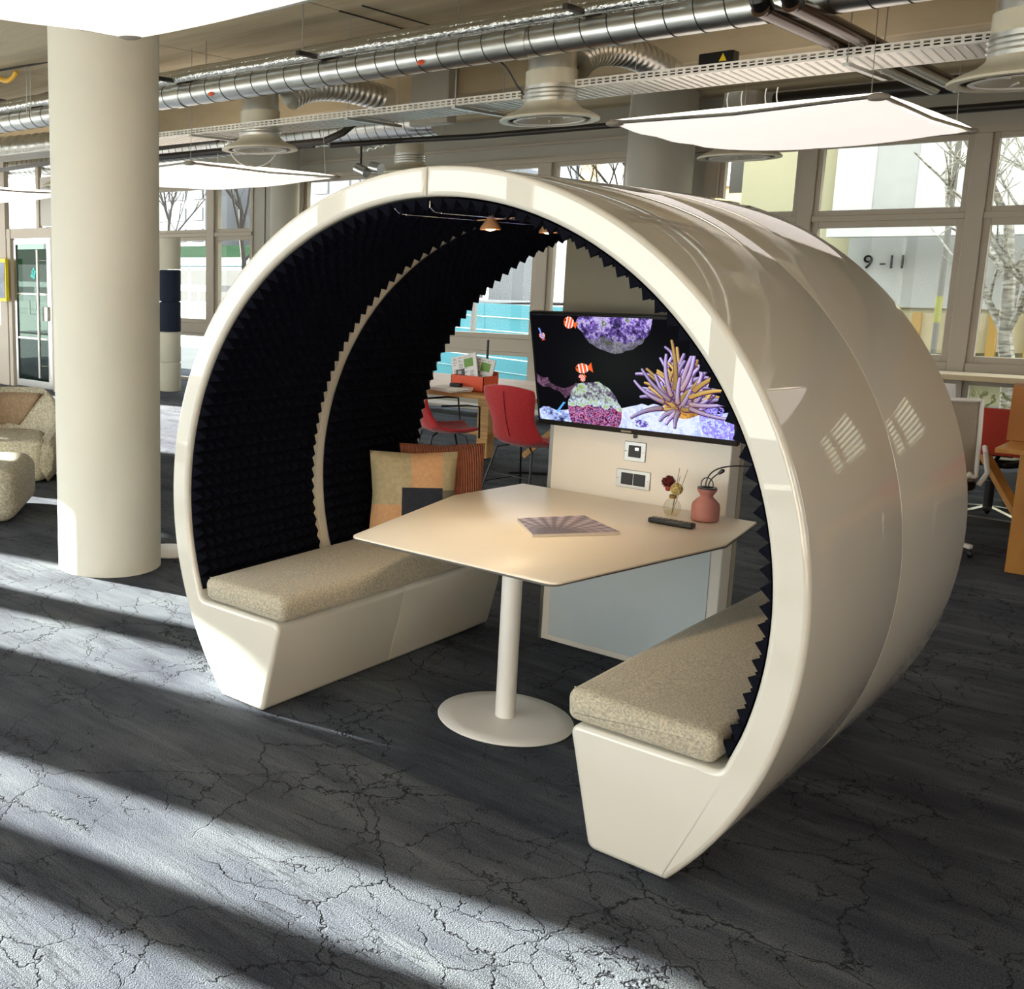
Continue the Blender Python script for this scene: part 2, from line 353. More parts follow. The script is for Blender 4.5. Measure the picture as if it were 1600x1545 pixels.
# ---- right wall, warm timber lining, with a slatted window
TIMBER = mat('warm_timber_lining', (196, 158, 108), rough=.6, var=.2, vscale=3, stretch=(1, 1, .2))
wr = MB(); X = 5.6
wr.box(X, X+.2, -9, -3.4, 0, CEIL); wr.box(X, X+.2, -1.0, 3.6, 0, CEIL); wr.box(X, X+.2, 5.2, 9.4, 0, CEIL); wr.box(X, X+.2, -3.4, -1.0, 0, .9); wr.box(X, X+.2, -3.4, -1.0, 2.7, CEIL); wr.box(X, X+.2, 3.6, 5.2, 0, .9); wr.box(X, X+.2, 3.6, 5.2, 2.7, CEIL)
wall_right = struct('wall_right', wr, TIMBER)
wn += 1; r = sroot('window_%d' % wn, (X, -2.2, 1.6)); b0 = None
for i in range(18):
    if b0 is None: b0 = MB().box(0, .05, -1.2, 1.2, -.002, .02).build('blind_slat', WHITE, r); b0.location = (0, 0, -.66)
    else: c = b0.copy(); COL.objects.link(c); c.parent = r; c.location = (0, 0, -.66+i*.078)
# ---- round columns
COLX, COLY, COLR = -2.83, .885, .302
struct('trim_40', MB().lathe([(COLR, 0), (COLR, CEIL)], (COLX, COLY, 0), 64, cap=True), PLASTER)
bpy.data.objects['trim_40'].name = 'column'; tag(bpy.data.objects['column'], 'large round cream plaster column at left of the white pod', 'column'); del bpy.data.objects['column']['kind']
for (x, y, rr, lab) in ((-8.35, 8.2, .2, 'slim round grey column by the far left windows'), (-3.12, 8.35, .33, 'round grey column by the windows behind the pod roof')):
    tag(MB().lathe([(rr, 0), (rr, CEIL)], (x, y, 0), 40, cap=True).build('column', PANEL), lab, 'column')

# ================================================================== MEETING POD
R_, T_, ZC, DEP = 1.236, .094, .8152, 1.6
RI = R_-T_
HS, XS, XI = .380, .604, .690
pod = thing('meeting_pod', (0, 0, 0), 'large glossy white tunnel shaped meeting pod with open round front and built-in benches', 'pod')
def quarter(sgn):
    g = .0012
    af = -math.asin(ZC/R_); xn = sqrt(RI*RI-(ZC-HS)**2); ai = -math.asin((ZC-HS)/RI)
    pts = []; n = 56
    a0 = math.acos(g/R_)
    for i in range(n+1):
        a = a0+(af-a0)*i/n; pts.append((R_*cos(a), ZC+R_*sin(a), 0))
    pts[-1] = (pts[-1][0], 0, .012)
    pts += [(XI, 0, .03), (XS, HS, .03), (xn, HS, .03)]
    a1 = math.acos(g/RI)
    for i in range(3, n+1):
        a = ai+(a1-ai)*i/n; pts.append((RI*cos(a), ZC+RI*sin(a), 0))
    p = rounded(pts, 5)
    return [(sgn*x, z) for x, z in p]
def shell_piece(sgn, y0, y1, ra, rb):
    poly = quarter(sgn); n = len(poly); rings = []
    for t in (0, .3, .6, .85, 1):
        a = t*pi/2; rings.append((y0+ra*(1-cos(pi/2-a)) if False else y0+ra*(1-cos(a)), ra*(1-sin(a))))
    for t in (1, .85, .6, .3, 0):
        a = t*pi/2; rings.append((y1-rb*(1-cos(a)), rb*(1-sin(a))))
    mb = MB(); vs = []
    for y, ins in rings: vs += [(x, y, z) for x, z in inset(poly, ins)]
    m = len(rings); fs = [tuple(range(n)), tuple(range((m-1)*n, m*n))[::-1]]
    for i in range(m-1): fs += [(i*n+j, i*n+(j+1) % n, (i+1)*n+(j+1) % n, (i+1)*n+j) for j in range(n)]
    mb.add(vs, fs); return mb
for sgn in (1, -1):
    for a_, b_, ra, rb in ((0, DEP/2-.001, .016, .003), (DEP/2+.001, DEP, .003, .016)):
        o = shell_piece(sgn, a_, b_, ra, rb).build('shell_panel', SHELL, pod, angle=50)
        for f_ in o.data.polygons:
            if len(f_.vertices) > 10: f_.use_smooth = False
        bm_ = bmesh.new(); bm_.from_mesh(o.data)
        bmesh.ops.triangulate(bm_, faces=[f_ for f_ in bm_.faces if len(f_.verts) > 10], ngon_method='BEAUTY'); bm_.to_mesh(o.data); bm_.free()
def foam(y0, y1):
    a0, a1 = radians(-20.5), radians(200.5); na = int((a1-a0)*RI/.052); ny = max(1, round((y1-y0)/.052))
    rb = RI-.006; rt = RI-.045; vs = []; fs = []
    pt = lambda r, a, y: (r*cos(a), y, ZC+r*sin(a))
    for i in range(na+1):
        for j in range(ny+1): vs.append(pt(rb, a0+(a1-a0)*i/na, y0+(y1-y0)*j/ny))
    o = len(vs)
    for i in range(na):
        for j in range(ny):
            vs.append(pt(rt, a0+(a1-a0)*(i+.5)/na, y0+(y1-y0)*(j+.5)/ny)); c = len(vs)-1
            q = [i*(ny+1)+j, i*(ny+1)+j+1, (i+1)*(ny+1)+j+1, (i+1)*(ny+1)+j]
            fs += [(q[0], q[1], c), (q[1], q[2], c), (q[2], q[3], c), (q[3], q[0], c)]
    o = len(vs)  # backing
    return MB().add(vs, fs)
for y0, y1 in ((.02, .765), (.845, 1.565)):
    foam(y0, y1).build('foam_lining', FOAM, pod, smooth=False)
for x in (-.75, .75):
    for y in (.12, 1.45):
        pass
# seat cushions
def cushion(sgn, label):
    t = thing('seat_cushion', (sgn*.83, .8, HS+.002), label, 'cushion')
    pr = rounded([(sgn*.592, HS+.003, .028), (sgn*1.03, HS+.003, .03), (sgn*1.045, HS+.098, .03), (sgn*.585, HS+.108, .035)], 4); n = len(pr)
    rings = [(.004, .03), (.008, .014), (.02, .004), (.034, 0), (.8, -.004), (DEP-.034, 0), (DEP-.02, .004), (DEP-.008, .014), (DEP-.004, .03)]
    vs = []
    for y, i_ in rings: vs += [(x, y, z) for x, z in inset(pr, i_)]
    m = len(rings); fs = [tuple(range(n)), tuple(range((m-1)*n, m*n))[::-1]]+[(i*n+j, i*n+(j+1) % n, (i+1)*n+(j+1) % n, (i+1)*n+j) for i in range(m-1) for j in range(n)]
    MB().add(vs, fs).build('cushion_body', FELT, t, world=True, angle=60); cb = [q for q in t.children][0]
    z = HS+.106
    MB().tube([(sgn*.60, .03, z-.003), (sgn*1.03, .03, z-.012)], .0022, 6).build('seam_piping', FELT, cb, world=True)
    return t
cushion(-1, 'grey beige felt bench cushion on the left bench of the pod')
cushion(1, 'grey beige felt bench cushion on the right bench of the pod')
# table
tb = thing('pedestal_table', (0, .65, 0), 'cream six sided meeting table on a white disc pedestal inside the pod', 'table')
hexa = rounded([(-.4256, .19, .045), (.4256, .19, .045), (.598, 1.12, .03), (.5327, 1.592, .004), (-.5327, 1.592, .004), (-.598, 1.12, .03)], 6)
mt = MB(); n = len(hexa); H = .7355
rg = [(H-.018, inset(hexa, .014)), (H-.010, inset(hexa, .001)), (H-.003, hexa), (H, inset(hexa, .002))]
vs = []
for z, pl in rg: vs += [(x, y, z) for x, y in pl]
fs = [tuple(range(n))[::-1], tuple(range(3*n, 4*n))]+[(i*n+j, i*n+(j+1) % n, (i+1)*n+(j+1) % n, (i+1)*n+j) for i in range(3) for j in range(n)]
top = mt.add(vs, fs).build('tabletop', TABLE, tb, world=True, angle=60)
e = MB(); ed = [(H-.0185, inset(hexa, .016)), (H-.011, inset(hexa, -.0006)), (H-.006, inset(hexa, -.0008))]; vs = []
for z, pl in ed: vs += [(x, y, z) for x, y in pl]
e.add(vs, [(i*n+j, i*n+(j+1) % n, (i+1)*n+(j+1) % n, (i+1)*n+j) for i in range(2) for j in range(n)]).build('edge_band', EDGE, tb, world=True)
MB().lathe([(.038, .012), (.038, H-.02)], (0, .65, 0), 32, cap=True).build('column', WHITE, tb, world=True)
MB().lathe([(.0, .002), (.255, .002), (.258, .006), (.255, .011), (.2, .013), (.045, .017), (.0, .017)], (0, .65, 0), 72).build('base_plate', WHITE, tb, world=True, angle=60)
MB().box(-.12, .12, .5, .8, H-.024, H-.018).build('mounting_plate', ALU, tb, world=True)
# media wall
MWC = mat('warm_white_laminate', (232, 226, 214), rough=.3, var=.02)
mw = thing('media_cabinet', (0, 1.66, 0), 'upright white cabinet wall at the end of the pod table with sockets', 'cabinet')
rbox(-.405, .405, 1.603, 1.70, .0, 1.12).build('cabinet_body', MWC, mw, world=True, bevel=.004)
rbox(-.41, -.395, 1.598, 1.602, .0, 1.12).build('edge_strip', ALU, mw, world=True)
rbox(-.445, .405, 1.705, 1.75, .0, 1.93).build('back_panel', mat('olive_grey_panel', (168, 162, 142), rough=.7, var=.04), mw, world=True, bevel=.004)
rbox(-.36, .36, 1.597, 1.6025, .03, .70).build('lower_panel', mat('satin_white_panel', (205, 214, 216), rough=.22, var=.02), mw, world=True, bevel=.002)
def plate(x0, x1, z0, z1, sockets, lab):
    p = rbox(x0, x1, 1.596, 1.603, z0, z1).build('socket_plate', ALU, mw, world=True, bevel=.002)
    for a, b_, c, d in sockets: rbox(a, b_, 1.592, 1.5965, c, d).build('socket', BLACK, p, world=True, bevel=.002)
    p['label'] = lab
    for sx in (x0+.008, x1-.008):
        MB().ball((sx, 1.5955, (z0+z1)/2), .003, 8, 5).build('screw', CHROME, p, world=True)
plate(-.047, .049, .912, .998, [(-.027, .028, .93, .982)], 'upper square steel socket plate')
plate(-.075, .078, .792, .872, [(-.052, .0, .806, .858), (.004, .056, .806, .858)], 'lower wide steel double socket plate')
rbox(.004, .020, 1.590, 1.5925, .962, .974).build('indicator', mat('lit_white', (240, 240, 235), emit=(255, 255, 250), es=.8), mw, world=True)
MB().lathe([(.0, 0), (.009, 0), (.009, .008), (0, .008)], (0, 0, 0), 16).map(lambda x, y, z: (x-.003, 1.603-z, 1.022+y)).build('cable_grommet', BLACK, mw, world=True)

# television ------------------------------------------------------
def paint_tv():
    W, Hh = 640, 360; yy, xx = np.mgrid[0:Hh, 0:W]; X_ = xx/W; Y_ = yy/Hh
    rs = np.random.RandomState(3); A = np.zeros((Hh, W, 3)); A[:] = (.0006, .0006, .0016)
    def smooth(n, k):
        a = rs.rand(n, int(n*W/Hh)+1); iy = Y_*(n-1.001); ix = X_*(a.shape[1]-1.001); y0 = iy.astype(int); x0 = ix.astype(int); fy = iy-y0; fx = ix-x0
        return (a[y0, x0]*(1-fy)*(1-fx)+a[y0+1, x0]*fy*(1-fx)+a[y0, x0+1]*(1-fy)*fx+a[y0+1, x0+1]*fy*fx)
    n8, n16, n40, n90 = smooth(8, 1), smooth(18, 1), smooth(45, 1), smooth(100, 1); tex = .35*n16+.35*n40+.3*n90
    def blob(mask, cols, t=tex):
        c = np.array(cols); q = np.clip((t-.25)/.5, 0, .999)*(len(cols)-1); i = q.astype(int); f_ = (q-i)[..., None]
        v = c[i]*(1-f_)+c[np.minimum(i+1, len(cols)-1)]*f_; A[mask] = v[mask]
    wob = (n16-.5)*.08
    glow = np.exp(-(((X_-.45)/.22)**2+((Y_-.45)/.28)**2)); A[:] += glow[..., None]*np.array([.005, .006, .005])
    # hanging rock
    m = ((X_-.44)/.19)**2+((Y_-.02)/.29)**2 < 1+wob*3; blob(m, [(.01, .01, .02), (.05, .03, .14), (.18, .11, .42), (.50, .42, .72), (.10, .15, .06)]); A[m] *= (1.25-2.2*Y_[m])[:, None]
    m2 = m & (Y_ > .2+wob); A[m2] = A[m2]*.5+np.array([.07, .08, .045])
    # mid dim reef
    m = (abs(Y_-.60-.1*np.sin(X_*9)) < .05+wob) & (X_ < .32); blob(m, [(.01, .01, .02), (.1, .04, .08), (.2, .1, .18)]); 
    # bottom sand
    sand = Y_ > .86-.02*np.sin(X_*12)+wob*.5-.10*(X_ > .35)*(1-np.exp(-((X_-.35)/.1)))*1.0; blob(sand & (X_ > .3), [(.42, .5, .9), (.6, .68, 1), (.75, .8, 1), (.6, .65, .95)])
    m = (Y_ > .88+wob) & (X_ < .2); blob(m, [(.02, .02, .1), (.4, .5, .9), (.8, .9, 1)])
    # left boulder
    m = ((X_-.31)/.145)**2+((Y_-.86)/.27)**2 < 1+wob*3; blob(m, [(.03, .04, .05), (.10, .06, .16), (.22, .24, .22), (.5, .58, .6), (.25, .38, .08)]); mm = m & (Y_ > .76+wob*1.5); blob(mm, [(.05, .06, .12), (.22, .26, .34), (.6, .7, .8), (.3, .42, .15), (.7, .75, .9)])
    mr = m & (Y_ > .84+wob); blob(mr, [(.02, .01, .05), (.30, .04, .2), (.6, .12, .12), (.45, .3, .7), (.04, .02, .08)], n90)
    # right corals
    m = (((X_-.93)/.09)**2+((Y_-.88)/.16)**2 < 1+wob*4) & (tex > .45); blob(m, [(.05, .03, .35), (.25, .2, .8), (.6, .6, 1)])
    m = (((X_-.55)/.04)**2+((Y_-.94)/.035)**2 < 1) & (n90 > .45); A[m] = (.12, .06, .35)
    # anemone tentacles
    cx0, cy0 = .755, .66; asp = W/Hh
    m = ((X_-cx0-.01)/.10)**2+((Y_-cy0-.03)/.16)**2 < 1+wob*2; blob(m, [(.12, .05, .02), (.42, .18, .03), (.7, .38, .08)])
    ts = []
    for i in range(95):
        ra = rs.uniform(0, 2*pi); rr = rs.uniform(.2, 1); rx, ry = cx0+.075*rr*cos(ra), cy0+.02+.13*rr*sin(ra)
        a = atan2((ry-cy0-.12), (rx-cx0+.01)*asp)+rs.uniform(-.35, .35); up = max(0, -sin(a))
        ts.append((ry, rx, ry, a, rs.uniform(.12, .20)+.20*up*rs.rand(), rs.uniform(-1.2, 1.2), rs.rand()))
    ts += [(9, .745, .62, -1.25, .52, .15, .1), (9, .73, .60, -1.45, .42, -.3, .9), (9, .71, .66, -1.9, .36, .5, .1), (9, .76, .6, -1.0, .40, -.5, .2), (9, .80, .66, -.5, .34, .5, .8), (9, .80, .72, .1, .30, -.4, .2),
           (9, .67, .72, -2.9, .30, .7, .1), (9, .66, .78, 3.0, .30, -.5, .1), (9, .80, .76, .35, .30, -.3, .1), (9, .70, .7, -2.5, .34, .4, .1), (9, .74, .72, -1.6, .22, .3, .1), (9, .82, .6, -.8, .34, .5, .9)]
    ts.sort(key=lambda t: t[0])
    for _, rx, ry, a, L_, cv, hue in ts:
        sh = rs.uniform(.55, 1)
        for layer in (0, 1, 2):
            px, py = rx, ry
            for q_ in range(46):
                s_ = q_/45; aa = a+cv*s_; px += L_/46*cos(aa)/asp; py += L_/46*sin(aa)
                rad = (.026-.012*s_)*(1, .72, .30)[layer]; ox = (0, -.003, -.006)[layer]
                x0, x1 = max(0, int((px-rad/asp)*W)-1), int((px+rad/asp)*W)+2; y0, y1 = max(0, int((py-rad)*Hh)-1), int((py+rad)*Hh)+2
                if x0 >= W or y0 >= Hh or x1 <= x0 or y1 <= y0: continue
                sub = ((X_[y0:y1, x0:x1]-px)*asp-ox)**2+(Y_[y0:y1, x0:x1]-py-ox)**2 < rad*rad
                pur = np.array([.40, .30, .72]) if hue < .78 else np.array([.62, .36, .05]); org = np.array([.55, .25, .04]); k_ = min(1, .25+s_*1.1)
                c = (np.array([.07, .03, .09]), (pur*k_+org*(1-k_))*sh, (np.array([.85, .76, .98]) if hue < .78 else np.array([.80, .60, .25]))*(.5+.5*s_)*sh)[layer]
                A[y0:y1, x0:x1][sub] = c
    def fish(cx, cy, l, h, ang, body=(.85, .12, .02)):
        ca, sa = cos(ang), sin(ang); u = (X_-cx)*asp*ca+(Y_-cy)*sa; v = -(X_-cx)*asp*sa+(Y_-cy)*ca
        b = (u/l)**2+(v/h)**2 < 1; tail = (u > l*.8) & (u < l*1.5) & (abs(v) < (u-l*.6)*.8); A[b | tail] = body
        for q in (-.45, .1, .7):
            s = (b | tail) & (abs(u/l-q) < .1); A[s] = (.85, .85, .95)
        A[((u+l*.75)**2+(v+h*.2)**2) < (.008)**2] = (0, 0, 0)
    fish(.205, .06, .05, .055, .3); fish(.05, .19, .03, .03, 1.3, (.7, .1, .05)); fish(.26, .475, .065, .046, -.15); fish(.255, .565, .03, .035, -.7)
    m = (abs((X_-.045)*asp-(Y_-.17)*.35) < .008) & (abs(Y_-.17) < .05); A[m] = (.2, .3, .9)
    m = (abs((X_-.125)*asp+(Y_-.86)*.8) < .012) & (abs(Y_-.86) < .05); A[m] = (.1, .4, .9)
    return A
tv = thing('television', (0, 1.5, 1.03), 'flat television showing an aquarium with anemone and clownfish', 'television')
tvw, tvh, til = .445, .532, atan2(.138, .515)
fr = MB().box(-tvw, tvw, 0, .028, 0, tvh).box(-tvw*.6, tvw*.6, .028, .055, .08, tvh-.12)
tilt = lambda x, y, z: (x, 1.553+y*cos(til)-z*sin(til), 1.036+z*cos(til)+y*sin(til))
hous = fr.map(tilt).build('housing', BLACK, tv, world=True, bevel=.003)
TVM = painted('aquarium_picture', np.clip(paint_tv(), 0, 1)**(1/2.2)*1.0, emit=1.15)
bz = .011; q = [tilt(-tvw+bz, -.001, tvh-bz), tilt(tvw-bz, -.001, tvh-bz), tilt(tvw-bz, -.001, .026), tilt(-tvw+bz, -.001, .026)]
quad_uv('screen', q, TVM, hous)
MB().box(-.045, .0, -.0025, 0, .008, .016).map(tilt).build('badge', mat('silver_badge', (180, 180, 178), rough=.3, metal=.8), hous, world=True)
rbox(-.06, .06, 1.565, 1.60, 1.16, 1.4).build('wall_bracket', BLACK, tv, world=True)

# wires and pendants
for x, lab in ((-.145, 'left thin silver cable light wire under the pod roof'), (-.005, 'right thin silver cable light wire under the pod roof')):
    t = thing('cable_wire', (x, .05, 1.9), lab, 'wire')
    MB().tube([(x, .035, ZC+RI-.006-x*x*.4), (x+.003, .033, 1.925), (x+.012, .045, 1.912), (x+.02, .08, 1.908)], .0028, 8).build('hook', CHROME, t, world=True)
    MB().tube([(x+.02, .07, 1.908), (x+.01, .8, 1.903), (x+.02, 1.5, 1.908)], .0018, 6).build('wire', CHROME, t, world=True)
for (x, y, lab) in ((-.075, .50, 'small copper cone pendant light nearer the pod front'), (-.075, .90, 'small copper cone pendant light deeper in the pod')):
    t = thing('pendant_light', (x, y, 1.90), lab, 'lamp')
    shd = MB().lathe([(.008, .052), (.010, .036), (.026, .008), (.036, -.006), (.037, -.014), (.034, -.014), (.024, .004), (.008, .034)], (x, y, 1.885), 24).build('shade', COPPER, t, world=True)
    MB().tube([(x, y, 1.905), (x+.004, y, 1.918)], .004, 8).build('stem', COPPER, t, world=True)
    MB().bar((x-.055, y+.0, 1.905), (x+.095, y+.0, 1.909), .004, .004).build('cross_arm', COPPER, t, world=True)
    MB().ball((x, y, 1.876), .02, 14, 8, (1, 1, .5)).build('bulb', mat('warm_bulb', (255, 235, 200), emit=(255, 214, 160), es=14), shd, world=True)
    ld = bpy.data.lights.new('bulb_light', 'SPOT'); ld.energy = 20; ld.color = (1, .74, .44); ld.spot_size = radians(115); ld.spot_blend = .8; ld.shadow_soft_size = .02
    lo = bpy.data.objects.new('bulb_light', ld); COL.objects.link(lo); lo.parent = t; lo.location = (0, 0, -.035)

# things on the table ---------------------------------------------
def mag_img():
    W, Hh = 300, 220; yy, xx = np.mgrid[0:Hh, 0:W]; u = (xx-90)/W; v = (yy-Hh*.95)/Hh; r = np.hypot(u*1.4, v); a = np.arctan2(v, u)
    p = .5+.32*np.sin(a*30)+.18*np.sin(r*38); rs = np.random.RandomState(1); p = p*.7+.3*rs.rand(Hh, W)
    g = .30+.62*p*np.clip(r*1.6, 0, 1); g = np.where(r < .16, .45, g); A = np.stack([g*.93, g*.84, g*.92], -1); A[:12] *= 1.2; return np.clip(A, 0, 1)
mg = thing('magazine', (.07, .9, H), 'magazine with a grey arched roof photo lying on the table', 'magazine')
c4 = [zhit(*p, H)[:2] for p in ((808, 815), (912, 810), (968, 836), (832, 840))]
for i, nm in ((0, 'pages'), (1, 'cover')):
    z0, z1 = ((H+.001, H+.0125), (H+.0126, H+.0138))[i]
    MB().prism([tuple(c) for c in c4[::-1]], z0, z1).build(nm, mat('paper_edge', (225, 214, 200), rough=.7) if i == 0 else mat('cover_card', (170, 158, 160), rough=.4), mg, world=True, smooth=False)
quad_uv('cover_print', [(c4[0][0], c4[0][1], H+.0141), (c4[1][0], c4[1][1], H+.0141), (c4[2][0], c4[2][1], H+.0141), (c4[3][0], c4[3][1], H+.0141)], painted('arched_roof_print', mag_img()), mg)
rm = thing('remote_control', (.32, 1.29, H), 'black television remote control on the table before the vases', 'remote control')
a_ = zhit(1015, 815, H)[:2]; b_ = zhit(1084, 827, H)[:2]
rbod = MB().bar((a_[0], a_[1], H+.012), (b_[0], b_[1], H+.012), .042, .02).build('body', BLACK, rm, world=True, bevel=.006, seg=3)
d_ = (b_-a_)/np.linalg.norm(b_-a_); n_ = np.array([-d_[1], d_[0]])
for i in range(8):
    for j in (-1, 0, 1):
        p = a_+d_*(.02+i*.021)+n_*j*.011
        MB().ball((p[0], p[1], H+.0222), .0035, 8, 4, (1, 1, .4)).build('button', mat('rubber_button', (45, 45, 48), rough=.6), rbod, world=True)
vz = thing('reed_diffuser', (.256, 1.418, H), 'small clear glass bud vase holding a wicker ball and a dark red pompom', 'vase')
GL2 = glass('vase_glass', (.97, .97, .95)); cx_, cy_ = .256, 1.425
MB().lathe([(.012, .002), (.024, .004), (.031, .018), (.035, .034), (.034, .05), (.026, .066), (.014, .077), (.011, .083), (.013, .088), (.011, .088), (.009, .082), (.012, .076), (.024, .065), (.032, .05), (.033, .034), (.028, .017), (.012, .006)], (cx_, cy_, H), 32).build('glass_body', GL2, vz, world=True)
MB().lathe([(0, .008), (.022, .008), (.029, .018), (.030, .022), (0, .022)], (cx_, cy_, H), 24).build('scented_oil', glass('pale_oil', (.97, .93, .82)), vz, world=True)
MB().lathe([(.0125, .078), (.0145, .08), (.0145, .09), (.0125, .092)], (cx_, cy_, H), 20).build('neck_twine', mat('twine', (140, 110, 60), rough=.9), vz, world=True)
rat = mat('pale_rattan', (214, 196, 132), rough=.7, col2=(170, 146, 84), vscale=60, bump=1, bscale=90)
wb_ = MB(); c0 = Vector((cx_+.012, cy_, H+.118))
for i in range(16):
    ax = Vector((rnd.uniform(-1, 1), rnd.uniform(-1, 1), rnd.uniform(-1, 1))).normalized(); u_ = ax.orthogonal().normalized(); v_ = ax.cross(u_)
    wb_.tube([c0+(u_*cos(t)+v_*sin(t))*.0235 for t in np.linspace(0, 2*pi, 17)], .0022, 5, cap=False)
wb_.ball(c0, .021, 14, 9).build('wicker_ball', rat, vz, world=True)
pm = MB(); c1 = Vector((cx_-.022, cy_, H+.142)); pm.ball(c1, .022, 16, 10)
for i in range(160):
    d = Vector((rnd.gauss(0, 1), rnd.gauss(0, 1), rnd.gauss(0, 1))).normalized(); pm.tube([c1+d*.018, c1+d*.0285], [.003, .0008], 4)
pm.build('pompom', mat('dark_red_wool', (84, 14, 16), rough=.95), vz, world=True)
MB().ball((cx_-.018, cy_-.01, H+.118), .012, 10, 7).build('dried_petal', mat('dusty_red_petal', (150, 60, 56), rough=.8), vz, world=True)
for dx, dy, h in ((.018, .0, .205), (.050, .004, .205), (.026, -.008, .175)):
    MB().tube([(cx_, cy_, H+.01), (cx_+dx, cy_+dy, H+h)], .0011, 5).build('reed', mat('reed', (110, 92, 66), rough=.8), vz, world=True)
pt_ = thing('pink_pot', (.375, 1.447, H), 'dusty pink matt bottle pot with black cables coming from its mouth', 'pot')
PINK = mat('dusty_pink_ceramic', (172, 112, 100), rough=.65, var=.05, vscale=30)
px_, py_ = .377, 1.46
MB().lathe([(0, .0), (.043, 0), (.048, .004), (.049, .05), (.046, .064), (.034, .078), (.023, .088), (.022, .094), (.030, .106), (.034, .114), (.033, .119), (.027, .119), (.024, .11), (.016, .095), (.016, .02), (0, .02)], (0, 0, 0), 40).map(lambda x, y, z: (x*1.1+px_, y*1.1+py_, z*1.1+H+.001)).build('pot_body', PINK, pt_, world=True, angle=50)
MB().lathe([(.018, .1155), (.0335, .1195), (.0335, .1235), (.018, .1235), (.018, .1155)], (0, 0, 0), 32).map(lambda x, y, z: (x*1.1+px_, y*1.1+py_, z*1.1+H+.001)).build('black_collar', BLACK, pt_, world=True)
MB().tube([(px_+.024*cos(t)-.002, py_, H+.148+.028*sin(t)) for t in np.linspace(-.5, pi+.5, 18)], .0022, 6).build('cable_loop', BLACK, pt_, world=True)
def bez(p, n=20):
    p = [Vector(q) for q in p]; o = []
    for i in range(n+1):
        t = i/n; q = [v.copy() for v in p]
        while len(q) > 1: q = [q[j]*(1-t)+q[j+1]*t for j in range(len(q)-1)]
        o.append(q[0])
    return o
MB().tube(bez([(px_-.005, py_, H+.10), (px_-.02, py_, H+.2), (px_+.01, py_+.02, H+.235), (px_+.14, py_+.10, H+.228)]), .0028, 7).build('long_cable', BLACK, pt_, world=True)
MB().tube(bez([(px_+.005, py_, H+.10), (px_-.005, py_, H+.17), (px_+.02, py_, H+.18), (px_+.042, py_+.01, H+.205)]), .0028, 7).build('short_cable', BLACK, pt_, world=True)
MB().tube([(px_+.036, py_+.008, H+.197), (px_+.05, py_+.012, H+.211), (px_+.056, py_+.013, H+.214)], [.006, .009, .004], 10).build('cable_plug', BLACK, pt_, world=True)
MB().tube([(px_+.13, py_+.095, H+.225), (px_+.16, py_+.11, H+.228)], .010, 10).build('cable_plug', BLACK, pt_, world=True)

# scatter cushions on the left bench
def pillow(name, c, wd, ht, rz, lean, mats, label, patches=False):
    t = thing(name, c, label, 'cushion', rz=rz); N = 22
    def surf(u, v, s):
        e = (1-abs(u)**3.2)*(1-abs(v)**3.2); th = .075*max(e, 0)**.55
        px = wd/2*u*(1-.05*(1-abs(v))**1*abs(u)**3)*(1+.03*abs(u*v)); pz = ht/2*v*(1-.06*(1-abs(u))*abs(v)**3)+ht/2
        wv_ = .004*sin(u*9+v*4)*e
        y = s*th+wv_; return (px, y*cos(lean)+pz*sin(lean), pz*cos(lean)-y*sin(lean)+.0)
    def part(nm, u0, u1, v0, v1, s, m, off=0):
        n1 = max(2, int(N*(u1-u0)/2)); n2 = max(2, int(N*(v1-v0)/2)); vs = []; fs = []
        for i in range(n1+1):
            for j in range(n2+1):
                p = surf(u0+(u1-u0)*i/n1, v0+(v1-v0)*j/n2, s); vs.append((p[0], p[1]+s*off, p[2]))
        for i in range(n1):
            for j in range(n2): fs.append((i*(n2+1)+j, i*(n2+1)+j+1, (i+1)*(n2+1)+j+1, (i+1)*(n2+1)+j))
        MB().add(vs, fs).build(nm, m, t, angle=80)
    part('back_cover', -1, 1, -1, 1, 1, mats[0])
    if patches:
        part('patch', -1, -.08, .45, 1, -1, mats[1]); part('patch', -.08, .65, .15, 1, -1, mats[2]); part('patch', .65, 1, .1, 1, -1, mats[1])
        part('patch', -1, -.3, -.25, .45, -1, mats[1]); part('patch', -1, -.3, -1, -.25, -1, mats[2]); part('patch', -.3, -.08, .15, .45, -1, mats[1])
        part('patch', -.3, .65, -1, .15, -1, mats[3]); part('patch', .65, 1, -1, .1, -1, mats[4])
    else: part('front_cover', -1, 1, -1, 1, -1, mats[0])
    return t
SEAT = HS+.11
def cordm():
    m = mat('terracotta_corduroy', (176, 104, 76), rough=.9, var=.25, vscale=30)
    nt = m.node_tree; b = nt.nodes['Principled BSDF']; tc = nt.nodes.new('ShaderNodeTexCoord'); wv = nt.nodes.new('ShaderNodeTexWave'); wv.inputs['Scale'].default_value = 26; wv.bands_direction = 'X'
    nt.links.new(tc.outputs['Object'], wv.inputs[0]); bp = nt.nodes.new('ShaderNodeBump'); bp.inputs['Distance'].default_value = .01; nt.links.new(wv.outputs['Fac'], bp.inputs['Height']); nt.links.new(bp.outputs[0], b.inputs['Normal']); return m
P1 = mat('khaki_linen', (182, 170, 136), rough=.95, var=.15, vscale=50, bump=.3, bscale=150); P2 = mat('sand_linen', (208, 164, 122), rough=.95, var=.12, vscale=50, bump=.3, bscale=150)
P3 = mat('slate_linen', (44, 48, 60), rough=.95, var=.2, vscale=50, bump=.3, bscale=150); P4 = mat('grey_green_linen', (120, 118, 100), rough=.95, var=.15, vscale=50)
pillow('scatter_cushion', (-.845, 1.16, SEAT), .40, .405, radians(43), .18, [P1, P1, P2, P3, P4], 'patchwork scatter cushion of khaki, sand and slate squares on left bench', True)
